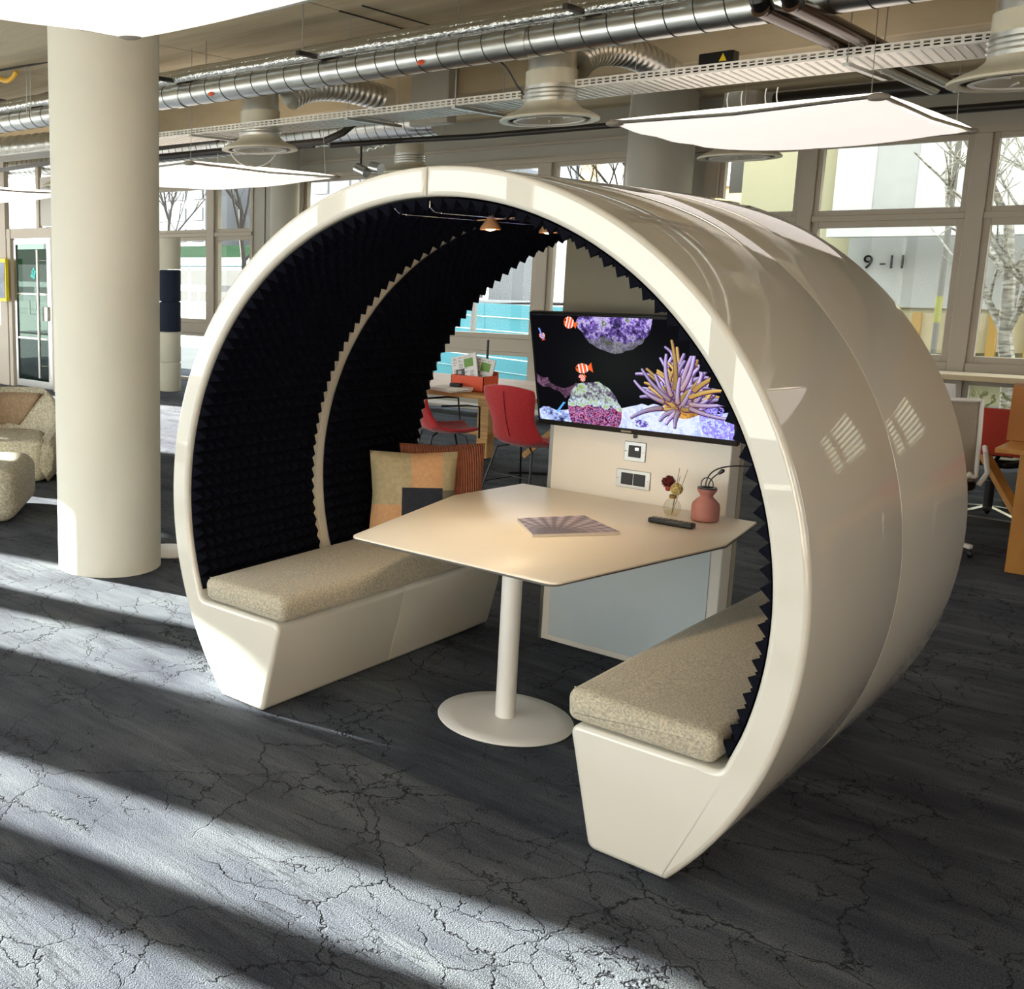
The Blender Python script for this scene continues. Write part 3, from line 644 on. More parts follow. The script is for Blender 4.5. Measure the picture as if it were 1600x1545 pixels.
pillow('scatter_cushion', (-.80, 1.335, SEAT), .40, .43, radians(47), .18, [cordm()], 'terracotta corduroy scatter cushion tucked behind the patchwork one')

# ================================================================== CEILING SERVICES
def spiral(name, p, q, r, label, pitch=.16, cat='duct', group=None):
    p, q = Vector(p), Vector(q); L_ = (q-p).length; t = thing(name, p, label, cat, group); d = (q-p).normalized()
    MB().tube([p, q], r, 32).build('duct_tube', GALV, t, world=True)
    a = d.orthogonal().normalized(); b = d.cross(a); n = int(L_/pitch)*24
    MB().tube([p+d*(L_*i/n)+(a*cos(2*pi*i/24)+b*sin(2*pi*i/24))*(r+.0005) for i in range(n+1)], .0035, 5).build('spiral_seam', mat('dark_seam', (70, 72, 72), rough=.5, metal=.6), t, world=True)
    for i in range(1, int(L_/3.0)+1):
        c = p+d*(i*3.0-.6); MB().tube([c-d*.04, c+d*.04], r+.006, 32).build('coupling', GALV, t, world=True)
    return t
D1 = lambda x, z=3.09, y0=3.25, kk=.05: (x, y0+kk*x, z)
sd = spiral('spiral_duct', D1(-13, 3.10), D1(4.5, 3.10), .088, 'long galvanised spiral duct running across the ceiling above the pod')
for i, x in enumerate((-4.2, -2.3, 1.0)):
    MB().ball((x, 3.25+.05*x-.086, 3.06), .022, 10, 6, (1.3, .3, .8)).build('orange_sticker', mat('orange_tape', (226, 84, 40), rough=.6), sd, world=True)
spiral('spiral_duct', (-13, 6.0, 3.2), (-4.4, 6.2, 3.2), .14, 'second spiral duct far left, deeper under the ceiling', .12)
for (dz, dy, rr, lab) in ((.17, .05, .05, 'foil wrapped pipe, highest of the bundle above the spiral duct'), (.115, -.09, .034, 'foil wrapped pipe, front lower one on the spiral duct'), (.12, .10, .026, 'thin foil wrapped pipe behind the spiral duct bundle')):
    p = D1(-13, 3.10+dz, 3.25+dy); q = D1(4.5, 3.10+dz, 3.25+dy)
    tag(MB().tube([Vector(p).lerp(Vector(q), i/90)+Vector((0, rnd.uniform(-.004, .004), rnd.uniform(-.004, .004))) for i in range(91)], rr, 14).build('insulated_pipe', FOIL), lab, 'pipe')
# pipe clamps
for i, x in enumerate((-4.6, -3.15, -1.2, -.62)):
    t = thing('pipe_hanger', (x, 3.1, 3.3), ['steel strut hanger carrying the duct, next to the column', 'steel strut hanger carrying the duct, mid ceiling left', 'steel strut hanger carrying the duct above the first diffuser', 'slotted pale strut bracket on the duct at upper right'][i], 'bracket')
    y = 3.25+.05*x; MB().bar((x, y-.3, 3.20), (x, y+.3, 3.20), .03, .03).build('strut', TRAYM if i == 3 else DARK, t, world=True)
    for yy in (y-.25, y+.25): MB().tube([(x, yy, 3.2), (x, yy, CEIL)], .005, 6).build('threaded_rod', ALU, t, world=True)
# cable tray
def tray(p, q, wd, label, lip=.05, slot=True):
    p, q = Vector(p), Vector(q); d = (q-p).normalized(); s = Vector((-d.y, d.x, 0)); t = thing('cable_tray', p, label, 'cable tray')
    L_ = (q-p).length
    MB().add([p, q, q+s*wd, p+s*wd, p+Vector((0, 0, .003)), q+Vector((0, 0, .003)), q+s*wd+Vector((0, 0, .003)), p+s*wd+Vector((0, 0, .003))], [(0, 1, 2, 3), (4, 5, 6, 7), (0, 1, 5, 4), (3, 2, 6, 7)]).build('tray_floor', TRAYM, t, world=True)
    for nm, o in (('side_lip', Vector((0, 0, 0))), ('side_lip', s*wd)):
        m = MB(); n = int(L_/.045)
        for z0, z1 in ((0, .012), (lip*.5-.004, lip*.5+.004), (lip-.010, lip)): m.bar(p+o+Vector((0, 0, (z0+z1)/2)), q+o+Vector((0, 0, (z0+z1)/2)), .002, z1-z0)
        for i in range(n): a = p+o+d*(L_*(i+.2)/n)+Vector((0, 0, lip/2)); m.bar(a, a+d*(L_/n*.35), .002, lip-.02)
        m.build(nm, TRAYM, t, world=True, smooth=False)
    m = MB()
    for i in range(int(L_/.05)):
        a = p+d*(.05*i+.02); m.bar(a+s*.03-Vector((0, 0, .0015)), a+s*(wd-.03)-Vector((0, 0, .0015)), .012, .003)
    m.build('floor_rib', ALU, t, world=True, smooth=False)['kind'] = 'stuff'
    return t, p, d, s
TR = lambda x, z=2.90: (x, 3.86+.085*x, z)
t, p, d, s = tray(TR(-1.9), TR(4.5), .50, 'wide perforated steel cable tray right of the first diffuser')
t2, *_ = tray((-13, 2.83, 2.87), (-1.95, 3.70, 2.87), .42, 'long perforated steel cable tray left of the first diffuser')
for i, x in enumerate((-6.5, -4.9, -3.3, -2.4, .0, 1.6)):
    b = thing('tray_hanger', (x, 3.8, 2.85), 'thin %s rod hanger holding the cable tray' % ['far left', 'left', 'second left', 'middle', 'right hand', 'rightmost'][i], 'bracket')
    y = 3.84+.085*x; MB().bar((x, y-.06, 2.85), (x+.02, y+.58, 2.85), .03, .02).build('cross_bar', ALU, b, world=True)
    for yy in (y-.04, y+.56): MB().tube([(x, yy, 2.85), (x, yy, CEIL)], .004, 6).build('rod', ALU, b, world=True)
tag(MB().tube([(-1.75, 4.25, 2.97), (0, 4.4, 2.97), (4.5, 4.7, 2.97)], .06, 10).build('cable_bundle', BLACK), 'black cable bundle lying in the right hand cable tray', 'cables')
# black pipes
def blackpipe(pts, r, label): return tag(MB().tube(pts, r, 12).build('black_pipe', DARK), label, 'pipe')
blackpipe([(-9, 5.0, 3.0), (-5.5, 5.6, 3.0)], .03, 'slim black pipe far left near the second diffuser')
blackpipe([(-5.4, 5.75, 3.0), (-4.9, 5.85, 3.0), (-4.7, 6.05, 3.02), (-3.9, 6.15, 3.0), (-1.6, 6.4, 3.0)], .028, 'slim black sprinkler pipe with a bend behind the first diffuser')
blackpipe([(-7.4, 5.15, 2.98), (-5.1, 5.3, 2.98), (-4.9, 5.35, 3.05), (-4.8, 5.5, 3.2)], .035, 'thick black pipe bending upward left of mid ceiling')
blackpipe([(-1.5, 6.9, 3.15), (4.6, 7.3, 3.15)], .07, 'thick black pipe behind the right luminaire')
blackpipe([(-1.3, 7.6, 3.05), (4.8, 8.0, 3.05)], .035, 'slim black pipe along the facade beam at right')
BROWN = mat('dark_brown_pipe', (78, 58, 42), rough=.22, metal=.6, var=.2)
for x, lab in ((-.08, 'left of two dark brown pipes crossing over the spiral duct'), (.06, 'right of two dark brown pipes crossing over the spiral duct')):
    t = thing('brown_pipe', (x, 4.1, 2.985), lab, 'pipe')
    MB().tube([(x, 2.75, 2.985), (x-.03, 5.95, 2.985)], .042, 16).build('pipe_run', BROWN, t, world=True)
    MB().tube([(x, 2.72, CEIL-.02), (x, 2.72, 3.12), (x, 2.74, 3.02), (x, 2.80, 2.985)], .048, 16).build('pipe_elbow', BLACK, t, world=True)
for i, (x, y) in enumerate(((-3.6, 1.9), (-2.2, 1.75))):
    tag(MB().lathe([(0, 0), (.05, 0), (.05, -.03), (.02, -.05), (0, -.05)], (x, y, CEIL), 16).build('sprinkler_head', DARK), ['small dark sprinkler head on the ceiling slab left of the pod crown', 'small dark sprinkler head on the ceiling slab above the pod crown'][i], 'sprinkler')
for i, (a, b) in enumerate((((530, 17), (640, 48)), ((566, 9), (680, 42)))):
    a = zhit(*a, CEIL-.012); b = zhit(*b, CEIL-.012); tag(MB().tube([a, b], .006, 6).build('conduit', DARK), ['left of two thin dark conduits on the ceiling slab', 'right of two thin dark conduits on the ceiling slab'][i], 'pipe')
# swirl diffusers
def diffuser():
    t = thing('ceiling_diffuser', (0, 0, 0), '', 'air diffuser', 'round ceiling air diffusers')
    MB().lathe([(.155, .27), (.155, .40), (.150, .42), (.150, .50)], (0, 0, 0), 40).build('neck', GALV, t)
    MB().lathe([(.165, .20), (.165, .30)], (0, 0, 0), 40).build('neck_sleeve', DIFF, t)
    m = MB()
    for z in (.125, .15, .175): m.lathe([(.168, z-.006), (.176, z), (.168, z+.006)], (0, 0, 0), 40)
    m.lathe([(.168, .09), (.168, .205)], (0, 0, 0), 40).build('ribbed_collar', GALV, t)
    MB().lathe([(.168, .10), (.175, .085), (.21, .055), (.27, .03), (.30, .015), (.318, .0), (.318, -.012), (.27, -.012), (.262, -.004), (.262, .004)], (0, 0, 0), 56).build('flared_skirt', DIFF, t)
    ring = MB().lathe([(.232, -.010), (.225, -.014), (.208, -.014), (.205, -.008)], (0, 0, 0), 56).build('inner_ring', WHITE, t)
    MB().lathe([(.20, -.008), (.14, .01), (.05, .03), (0, .035)], (0, 0, 0), 40).build('centre_cone', DIFF, t)
    for i in range(3):
        a = 2*pi*i/3; MB().bar((.1*cos(a), .1*sin(a), 0), (.235*cos(a), .235*sin(a), -.004), .01, .008).build('spoke', WHITE, ring)
    return t
df = diffuser(); df.location = (-1.74, 3.72, 2.72); df['label'] = 'round cream ceiling diffuser right above the pod top, fully in view'
dup(df, (-4.42, 3.72, 2.73), 'round cream ceiling diffuser just right of the column')
dup(df, (.90, 3.40, 2.62), 'round cream ceiling diffuser cut by the right picture edge')
dup(df, (-1.56, 6.42, 2.67), 'round ceiling diffuser half hidden under the right luminaire')
dup(df, (-5.60, 7.35, 2.85), 'ceiling diffuser with galvanised neck above the crown of the pod')
dup(df, (-8.1, 4.4, 2.65), 'ceiling diffuser left of the column, partly hidden')
# flexible ducts
def flex(pts, r, label):
    c = bez(pts, 72); t = thing('flexible_duct', c[0], label, 'duct'); rs = [r*(1.12 if i % 4 < 2 else .97) for i in range(len(c))]
    MB().tube(c, rs, 24).build('ribbed_hose', GALV, t, world=True, angle=20)
    MB().tube([c[-1], c[-1]+(c[-1]-c[-3]).normalized()*.1], r*1.08, 24).build('end_collar', DIFF, t, world=True); return t
flex([yhit(902, 104, 3.84), yhit(925, 66, 4.05), yhit(985, 74, 4.4), yhit(1036, 108, 4.75)], .088, 'ribbed flexible duct behind the first diffuser')
flex([yhit(452, 152, 3.84), yhit(485, 128, 4.05), yhit(535, 134, 4.4), yhit(592, 152, 4.8)], .10, 'ribbed flexible duct behind the second diffuser')
flex([(-9.5, 3.8, 3.1), (-8.6, 4.0, 3.05), (-7.9, 4.2, 3.1), (-7.3, 4.3, 3.12)], .12, 'ribbed flexible duct left of the column')
flex([(-5.55, 7.3, 3.30), (-5.5, 7.2, 3.35), (-5.3, 7.1, 3.32), (-5.9, 6.9, 3.2)], .12, 'bent flexible duct above the crown of the pod')
tag(rbox(-3.85, -3.45, 5.0, 5.14, 2.98, 3.5).build('duct_box', PANEL, bevel=.01), 'grey rectangular duct box under the concrete ceiling beam', 'duct')
eb = thing('electrical_box', (-1.1, 4.72, 3.05), 'black electrical box with a yellow warning triangle above the cable tray', 'box')
rbox(-1.21, -.98, 4.7, 4.8, 3.06, 3.19).build('box_body', BLACK, eb, world=True, bevel=.006)
MB().prism([(-1.07, 3.125), (-1.02, 3.125), (-1.045, 3.175)], 4.694, 4.699).map(lambda x, y, z: (x, z, y)).build('warning_triangle', mat('yellow_sticker', (236, 208, 40), rough=.5), eb, world=True)
for i, (x, y, lab) in enumerate(((-5.5, 6.3, 'silver cylinder spotlight behind the left luminaire'), (-9.0, 4.95, 'silver cylinder spotlight left of the column'))):
    t = thing('track_spotlight', (x, y, 2.8), lab, 'lamp')
    MB().tube([(x, y, 2.82), (x+.16, y-.03, 2.76)], .055, 18).build('lamp_body', ALU, t, world=True); MB().tube([(x+.05, y, 2.82), (x+.05, y, CEIL)], .012, 8).build('lamp_arm', BLACK, t, world=True)
    MB().tube([(x+.2, y, 2.82), (x+.34, y-.02, 2.79)], .055, 18).build('lamp_body', ALU, t, world=True)
for x0, y0, x1, y1, z, lab in ((-12, 3.6, -5.5, 2.9, 3.30, 'dark steel strut rail left of the column'), (-12.5, 5.3, -6.2, 4.9, 3.05, 'dark steel rail under the far left ducts')):
    tag(MB().bar((x0, y0, z), (x1, y1, z), .05, .05).build('strut_rail', DARK), lab, 'rail')

q = [yhit(-12, 112, 2.7), yhit(90, 94, 2.9)]; tag(MB().tube(q, .010, 8).build('conduit', DARK), 'thin black conduit with yellow cables under it at the top left', 'pipe')
q = [yhit(-12, 154, 3.0), yhit(90, 174, 3.0)]; tag(MB().bar(q[0], q[1], .035, .03).build('strut_rail', DARK), 'dark steel strut rail sloping down to the column at upper left', 'rail')
q = [yhit(-10, 112, 2.68), yhit(2, 128, 2.68), yhit(14, 134, 2.68), yhit(26, 112, 2.68)]
tag(MB().tube(bez(q), .022, 8).build('yellow_cable', mat('yellow_cable_sheath', (226, 176, 60), rough=.6)), 'loop of yellow cable hanging under the black conduit at top left', 'cables')
for x, lab in ((41, 'left'), (47, 'right')): q0 = yhit(x, 104, 2.8); q1 = yhit(x+1, 180, 2.8); tag(MB().tube([q0, q1], .004, 6).build('threaded_rod', ALU), lab+' one of two thin ceiling rods left of the column', 'rod')

# curled black service cables and thin drop wires
t = thing('hanging_cable', (-1.9, 3.9, 3.0), 'thin black cable curling left of the first diffuser neck', 'cable'); MB().tube(bez([(-2.3, 3.6, 3.2), (-2.02, 3.7, 3.16), (-2.06, 3.7, 3.0), (-1.95, 3.75, 2.9)]), .006, 6).build('cable_run', BLACK, t, world=True)
t = thing('hanging_cable', (-4.8, 4.2, 2.85), 'pale looping cable under the second diffuser', 'cable'); MB().tube(bez([(-5.0, 3.9, 2.88), (-5.1, 4.0, 2.6), (-4.6, 4.0, 2.55), (-4.45, 3.95, 2.72)]), .005, 6).build('cable_run', WHITE, t, world=True)
t = thing('hanging_cable', (-.9, 4.9, 2.75), 'white cables looping down to the right luminaire', 'cable')
for dx in (0, .09, .24, .31): MB().tube(bez([(-.95+dx, 4.6, 2.9), (-.98+dx, 4.6, 2.78), (-.9+dx, 4.7, 2.70), (-.82+dx, 4.6, 2.64)]), .004, 6).build('cable_run', WHITE, t, world=True)

# fabric luminaires
FABE = mat('glowing_white_fabric', (250, 246, 240), rough=.9, var=.03, vscale=3, stretch=(.5, 6, 1), emit=(255, 244, 236), es=.85)
def luminaire(x0, x1, y0, y1, z, label, sag=.10):
    t = thing('fabric_luminaire', ((x0+x1)/2, (y0+y1)/2, z), label, 'ceiling light'); N = 18; vs = []; fs = []
    for i in range(N+1):
        for j in range(N+1):
            u, v = i/N*2-1, j/N*2-1; z_ = z-sag*(1-u*u)*(1-v*v)*.6-.028*(1-v*v)-.018*(1-u*u)
            z_ += .004*sin(j*1.3+i*.25); vs.append((x0+(x1-x0)*i/N, y0+(y1-y0)*j/N, z_))
    for i in range(N):
        for j in range(N): a = i*(N+1)+j; fs.append((a, a+1, a+N+2, a+N+1))
    MB().add(vs, fs).build('fabric', FABE, t, world=True)
    vs2 = [(x, y, 2*z+.05-zz+.0) for x, y, zz in vs]; vs2 = [(x, y, z+.022+(zz-z-.05)*.25) for x, y, zz in vs2]
    MB().add(vs2, fs).build('top_sheet', FABE, t, world=True)
    cs = [(x0, y0), (x1, y0), (x1, y1), (x0, y1)]
    for i in range(4):
        a, b = cs[i], cs[(i+1) % 4]; MB().tube([(a[0], a[1], z+.006), ((a[0]+b[0])/2, (a[1]+b[1])/2, z-.012), (b[0], b[1], z+.006)], .011, 10).build('frame_tube', ALU, t, world=True)
    for a in cs:
        MB().ball((a[0]*.97+.03*(x0+x1)/2, a[1]*.97+.03*(y0+y1)/2, z+.005), .045, 12, 6, (1.3, 1.3, .45)).build('corner_pocket', mat('grey_fabric_pocket', (165, 158, 146), rough=.9), t, world=True)
        MB().tube([(a[0]*.9+.1*(x0+x1)/2, a[1]*.9+.1*(y0+y1)/2, z+.02), (a[0]*.85+.15*(x0+x1)/2, a[1]*.85+.15*(y0+y1)/2, CEIL)], .0022, 5).build('suspension_wire', ALU, t, world=True)
    return t
luminaire(-1.20, .27, 3.50, 5.42, 2.62, 'glowing white fabric ceiling luminaire above the right side of the pod')
luminaire(-1.52, .15, -2.2, .04, 2.66, 'large glowing white fabric luminaire cut by the top left edge', .12)
luminaire(-6.6, -4.9, 3.35, 5.3, 2.62, 'glowing white fabric luminaire between column and pod')
luminaire(-11.2, -9.2, 3.6, 5.3, 2.66, 'glowing white fabric luminaire at the far left edge')

luminaire(-6.6, -4.8, -2.2, -.3, 2.66, 'added fill luminaire of glowing white fabric, unseen beyond the left picture edge')  # extra off-view panel continuing the luminaire grid, added for interior fill light
luminaire(-.6, 1.4, -6.4, -4.6, 2.66, 'added fill luminaire of glowing white fabric, unseen behind the viewer')  # unseen panel behind the camera, added to brighten the interior

luminaire(2.5, 4.3, 3.5, 5.4, 2.62, 'glowing white fabric luminaire beyond the right picture edge')

# ================================================================== FURNITURE BEHIND
# oak desk seen through the pod
DZ = .735
dk = thing('oak_desk', (-3.3, 5.7, 0), 'long oak desk with thick legs behind the red chairs, seen through the pod', 'desk')
rbox(-5.6, -2.3, 4.62, 6.0, DZ-.035, DZ).build('desktop', WOOD, dk, world=True, bevel=.004)
for x, y in ((-5.4, 4.8), (-3.42, 5.78), (-5.4, 5.85), (-2.42, 5.85)): rbox(x-.06, x+.06, y-.06, y+.06, 0, DZ-.035).build('leg', WOOD, dk, world=True, bevel=.004)
MB().bar((-5.4, 5.85, .22), (-2.6, 5.85, .22), .07, .05).build('stretcher', WOOD, dk, world=True)
MB().bar((-4.3, 5.83, .22), (-5.35, 4.85, .22), .07, .05).build('stretcher', WOOD, dk, world=True)
MB().bar((-2.9, 5.6, .1), (-2.3, 5.7, .7), .06, .05).build('brace', WOOD, dk, world=True)
# desk screen rods
ds = thing('desk_screen', (-4.0, 6.22, DZ), 'low white desk divider with black posts behind the papers', 'divider')
for x in (-4.55, -3.55): MB().tube([(x, 5.95, DZ), (x, 5.95, DZ+.36)], .012, 8).build('post', BLACK, ds, world=True)
rbox(-4.55, -3.55, 5.945, 5.955, DZ+.02, DZ+.10).build('panel', GLASS, ds, world=True)
# orange magazine box with papers
ob = thing('magazine_box', (-3.0, 4.9, DZ), 'bright orange open file box on the oak desk', 'box'); OR = mat('orange_card', (216, 84, 48), rough=.6)
bx0, by0 = -3.0, 4.80
for a in ((bx0-.16, bx0+.16, by0, by0+.006, DZ+.001, DZ+.13), (bx0-.16, bx0+.16, by0+.22, by0+.226, DZ+.001, DZ+.16), (bx0-.16, bx0-.155, by0, by0+.22, DZ+.001, DZ+.13), (bx0+.155, bx0+.16, by0, by0+.22, DZ+.001, DZ+.13), (bx0-.16, bx0+.16, by0, by0+.22, DZ+.001, DZ+.006)):
    rbox(*a).build('box_side', OR, ob, world=True)
def news():
    A = np.full((150, 120, 3), .86); rs = np.random.RandomState(5)
    for r_ in range(10, 140, 6):
        for c_ in range(8, 112, 26):
            if rs.rand() < .6: A[r_:r_+3, c_:c_+rs.randint(10, 22)] = .5
    A[20:62, 60:104] = (.35, .55, .08); A[66:112, 18:60] = .05; A[72:90, 26:44] = .6; A[118:134, 60:100] = .12; return A
NEWS = painted('newspaper_print', news())
for i, (dx, dz, an) in enumerate(((-.05, 0, .25), (.02, -.02, -.15), (.1, -.05, .5))):
    t = thing('newspaper', (bx0+dx, by0+.08+i*.05, DZ+.13), ['folded newspaper with a green panel leaning out of the orange box', 'second newspaper behind the green panelled one in the orange box', 'rightmost newspaper standing in the orange box'][i], 'newspaper')
    c, s_ = cos(an), sin(an); W2, H2 = (.125, .24) if i < 2 else (.08, .2)
    P_ = lambda u, v: (bx0+dx+u*c-v*s_*1, by0+.06+i*.05+v*.12, DZ+.06+dz+v*c+u*s_)
    quad_uv('front_page', [P_(-W2, H2), P_(W2, H2), P_(W2, -.02), P_(-W2, -.02)], NEWS, t)
    q = [P_(-W2, H2), P_(W2, H2), P_(W2, -.02), P_(-W2, -.02)]; MB().add([(a, b+.003, c__) for a, b, c__ in q]+[(a, b+.012, c__) for a, b, c__ in q], [(0, 1, 2, 3), (4, 5, 6, 7), (0, 1, 5, 4), (1, 2, 6, 5), (2, 3, 7, 6), (3, 0, 4, 7)]).build('folded_pages', mat('newsprint', (214, 210, 200), rough=.9), t, world=True)
for i in range(4):
    tag(MB().box(-.16, .16, -.11, .11, 0, .008).build('paper_stack', mat('white_paper', (232, 230, 224), rough=.8)), ['lowest', 'second lowest', 'second topmost', 'topmost'][i]+' sheaf of white papers in the pile before the orange box', 'papers')
    o = bpy.data.objects[-1] if False else [q for q in COL.objects if q.name.startswith('paper_stack')][-1]
    o.location = (-3.12+.015*i, 4.72, DZ+.002+i*.009); o.rotation_euler = (0, 0, .2*i-.3)
tag(MB().box(-.05, .05, -.03, .03, 0, .03).map(lambda x, y, z: (x-3.05, y+4.72, z+DZ+.04)).build('stapler', BLACK, bevel=.006), 'small black stapler on top of the paper pile', 'stapler')
# white cabinet / radiator under windows
rad = thing('radiator', (-5.5, 8.45, 0), 'long low white radiator cover under the windows behind the desk', 'radiator')
rbox(-7.2, -3.9, 8.35, 8.6, .08, .42).build('cover', WHITE, rad, world=True, bevel=.01)
for i in range(3): rbox(-7.2+1.1*i+.02, -7.2+1.1*(i+1)-.02, 8.34, 8.35, .14, .38).build('grille_panel', PANEL, rad, world=True)
# red shell chair (back view)
def shell_chair(loc, rz, label, h=.88, arms=False):
    t = thing('red_chair', loc, label, 'chair', rz=rz); vs = []; fs = []; N, M = 12, 18
    # profile from seat front to top of back; +y is the back side (towards the camera)
    prof = []
    for j in range(M+1):
        v = j/M
        if v < .42: y = -.24+v/.42*.40; z = .45-.03*sin(v/.42*pi)+.0; wd = .23+.03*sin(v/.42*pi)
        else:
            q = (v-.42)/.58; y = .16+.10*sin(q*pi/2)+.02*q; z = .45+(h-.45)*q**1.05; wd = .26-.05*sin(min(1, q*1.3)*pi)*0.9-.02*q
        prof.append((y, z, wd))
    for j, (y, z, wd) in enumerate(prof):
        for i in range(N+1):
            u = i/N*2-1; v = j/M; lift = abs(u)**2.4
            if v < .42: px, py, pz = u*wd, y, z+.07*lift*(.4+v)
            else: px, py, pz = u*wd, y-.08*lift*(1-(v-.42)*.8), z-(.03*lift if v > .97 else 0)+.05*lift*max(0, .6-v)
            vs.append((px, py, pz))
    for j in range(M):
        for i in range(N): a = j*(N+1)+i; fs.append((a, a+1, a+N+2, a+N+1))
    o = MB().add(vs, fs).build('seat_shell', RED, t, angle=80); sm = o.modifiers.new('thick', 'SOLIDIFY'); sm.thickness = .03; sm.offset = 0
    q = o.modifiers.new('sub', 'SUBSURF'); q.levels = q.render_levels = 1
    MB().tube([(0, prof[j][0]+.017, prof[j][1]) for j in range(9, M)], .003, 5).build('back_seam', mat('red_piping', (120, 16, 22), rough=.8), t)
    for sx in (-1, 1):
        for sy in (-1, 1): MB().tube([(sx*.10, sy*.08, .42), (sx*.17, sy*.14, .40), (sx*.24, sy*.24, .006)], .008, 8).build('leg', BLACK, t)
        MB().tube([(sx*.215, -.2, .13), (sx*.215, .2, .13)], .005, 6).build('stretcher', BLACK, t)
    MB().tube([(-.2, .17, .2), (.2, .17, .2)], .005, 6).build('stretcher', BLACK, t)
    if arms:
        for sx in (-1, 1): MB().tube([(sx*.26, .1, .66), (sx*.30, -.1, .67), (sx*.31, -.2, .66), (sx*.27, -.22, .40)], .008, 8).build('armrest', BLACK, t)
    return t
shell_chair((-2.16, 4.38, 0), pi-.16, 'red upholstered shell chair on black wire legs, seen from behind beside the television', .90)
shell_chair((-3.02, 4.52, 0), radians(140), 'second red chair with black arms, partly hidden by the pod edge', .82, True)
tag(MB().tube(bez([(-2.8, 5.2, .01), (-2.4, 5.6, .01), (-2.5, 5.3, .01), (-2.1, 5.35, .01)]), .008, 6).build('floor_cable', BLACK), 'black power cable lying on the carpet under the red chair', 'cable')

# right hand desk
rd = thing('wooden_desk', (1.4, 5.0, 0), 'honey coloured wooden desk with thick square leg at the right edge', 'desk')
L1 = zhit(1583, 893, 0)
rbox(L1[0]-.15, 3.4, 4.62, 5.55, DZ-.03, DZ).build('desktop', WOOD2, rd, world=True, bevel=.004)
for x, y in ((L1[0]+.02, 4.72), (L1[0]+.02, 5.45), (3.3, 4.72)): rbox(x-.055, x+.055, y-.055, y+.055, 0, DZ-.03).build('leg', WOOD2, rd, world=True, bevel=.004)
rbox(L1[0]+.02, 3.3, 4.70, 4.73, DZ-.12, DZ-.03).build('apron', mat('brown_wood', (130, 84, 44), rough=.5), rd, world=True)
MB().bar((L1[0]-.02, 5.42, .04), (L1[0]-.5, 5.9, .62), .06, .04).build('brace', WOOD2, rd, world=True)
MB().bar((L1[0]-.9, 5.55, .12), (L1[0]+.1, 5.5, .12), .05, .05).build('foot_rail', DARK, rd, world=True)
r1 = zhit(1600, 690, DZ)
rbx = thing('cardboard_box', (r1[0]+.1, 4.95, DZ), 'upright brown wooden box on the desk at the right edge', 'box')
pb = zhit(1572, 688, DZ); MB().prism([(pb[0]+.0, pb[1]), (pb[0]+.42, pb[1]-.02), (pb[0]+.42, pb[1]+.3), (pb[0]-.04, pb[1]+.26)], DZ+.001, DZ+.33).build('box_body', mat('brown_card', (176, 118, 60), rough=.7, var=.1), rbx, world=True, bevel=.003)
sc_ = thing('desk_divider', (.4, 5.9, 0), 'rust red fabric divider panel behind the right hand desk', 'divider')
rbox(.12, 2.5, 5.62, 5.66, .55, .86).build('fabric_panel', mat('rust_fabric', (168, 52, 34), rough=.9, var=.1, vscale=60), sc_, world=True, bevel=.006)
for x in (.2, 2.4): rbox(x-.02, x+.02, 5.63, 5.65, 0, .60).build('support', ALU, sc_, world=True)
# white shelf along the facade at the right
tag(rbox(-1.2, 5.0, 8.55, 8.95, .79, .84).build('window_ledge', mat('cream_ledge', (206, 186, 150), rough=.6), bevel=.006), 'cream window ledge running under the right hand windows', 'ledge')
# office chairs
def base5(t, mt, c, n=5, R5=.30, a0=.2):
    for i in range(n):
        a = a0+2*pi*i/n; x, y = R5*cos(a), R5*sin(a)
        ba = MB().bar((0, 0, .11), (x, y, .075), .035, .022).build('base_arm', mt, t); cc = MB().ball((x, y, .032), .030, 12, 8, (.6, 1, 1)); cc.build('castor', BLACK, ba)
    MB().lathe([(.03, .08), (.03, .30), (.02, .30), (.02, .42)], (0, 0, 0), 16).build('gas_lift', c, t)
def office_chair(loc, rz, label, backc, frame, high=.96, basemat=None, a0=.2):
    t = thing('office_chair', loc, label, 'chair', rz=rz); base5(t, basemat or frame, BLACK, a0=a0)
    MB().prism(rounded([(-.24, -.22, .08), (.24, -.22, .08), (.24, .24, .08), (-.24, .24, .08)]), .43, .49).build('seat', BLACK, t, bevel=.02)
    vs = []; fs = []; N = 8
    for j in range(N+1):
        for i in range(N+1):
            u, v = i/N*2-1, j/N; vs.append((u*(.23-.02*v), .24+.06*v-.05*u*u+.03*sin(v*pi), .52+(high-.52)*v))
    for j in range(N):
        for i in range(N): a = j*(N+1)+i; fs.append((a, a+1, a+N+2, a+N+1))
    o = MB().add(vs, fs).build('backrest', backc, t, angle=80); sm = o.modifiers.new('thick', 'SOLIDIFY'); sm.thickness = .012
    rim = [vs[i] for i in range(N+1)]+[vs[j*(N+1)+N] for j in range(1, N+1)]+[vs[N*(N+1)+i] for i in range(N-1, -1, -1)]+[vs[j*(N+1)] for j in range(N-1, -1, -1)]
    MB().tube(rim, .013, 8).build('back_frame', frame, t)
    for sx in (-1, 1): MB().tube([(sx*.2, .27, .55), (sx*.13, .22, .45), (sx*.05, .1, .40)], .014, 8).build('back_bracket', frame, t); MB().tube([(sx*.26, .02, .44), (sx*.30, .0, .52), (sx*.28, -.02, .64), (sx*.28, -.16, .66)], .014, 8).build('armrest', frame, t)
    return t
MESHB = mat('taupe_mesh', (150, 138, 122), rough=.7, var=.1, vscale=120)
office_chair((.36, 4.95, 0), pi+.25, 'office chair with taupe mesh back and white frame beside the pod', MESHB, WHITE, .99, a0=-3.69)
office_chair((.47, 6.15, 0), radians(160), 'black office chair with chrome star base under the right hand desk', BLACK, BLACK, .62, CHROME)
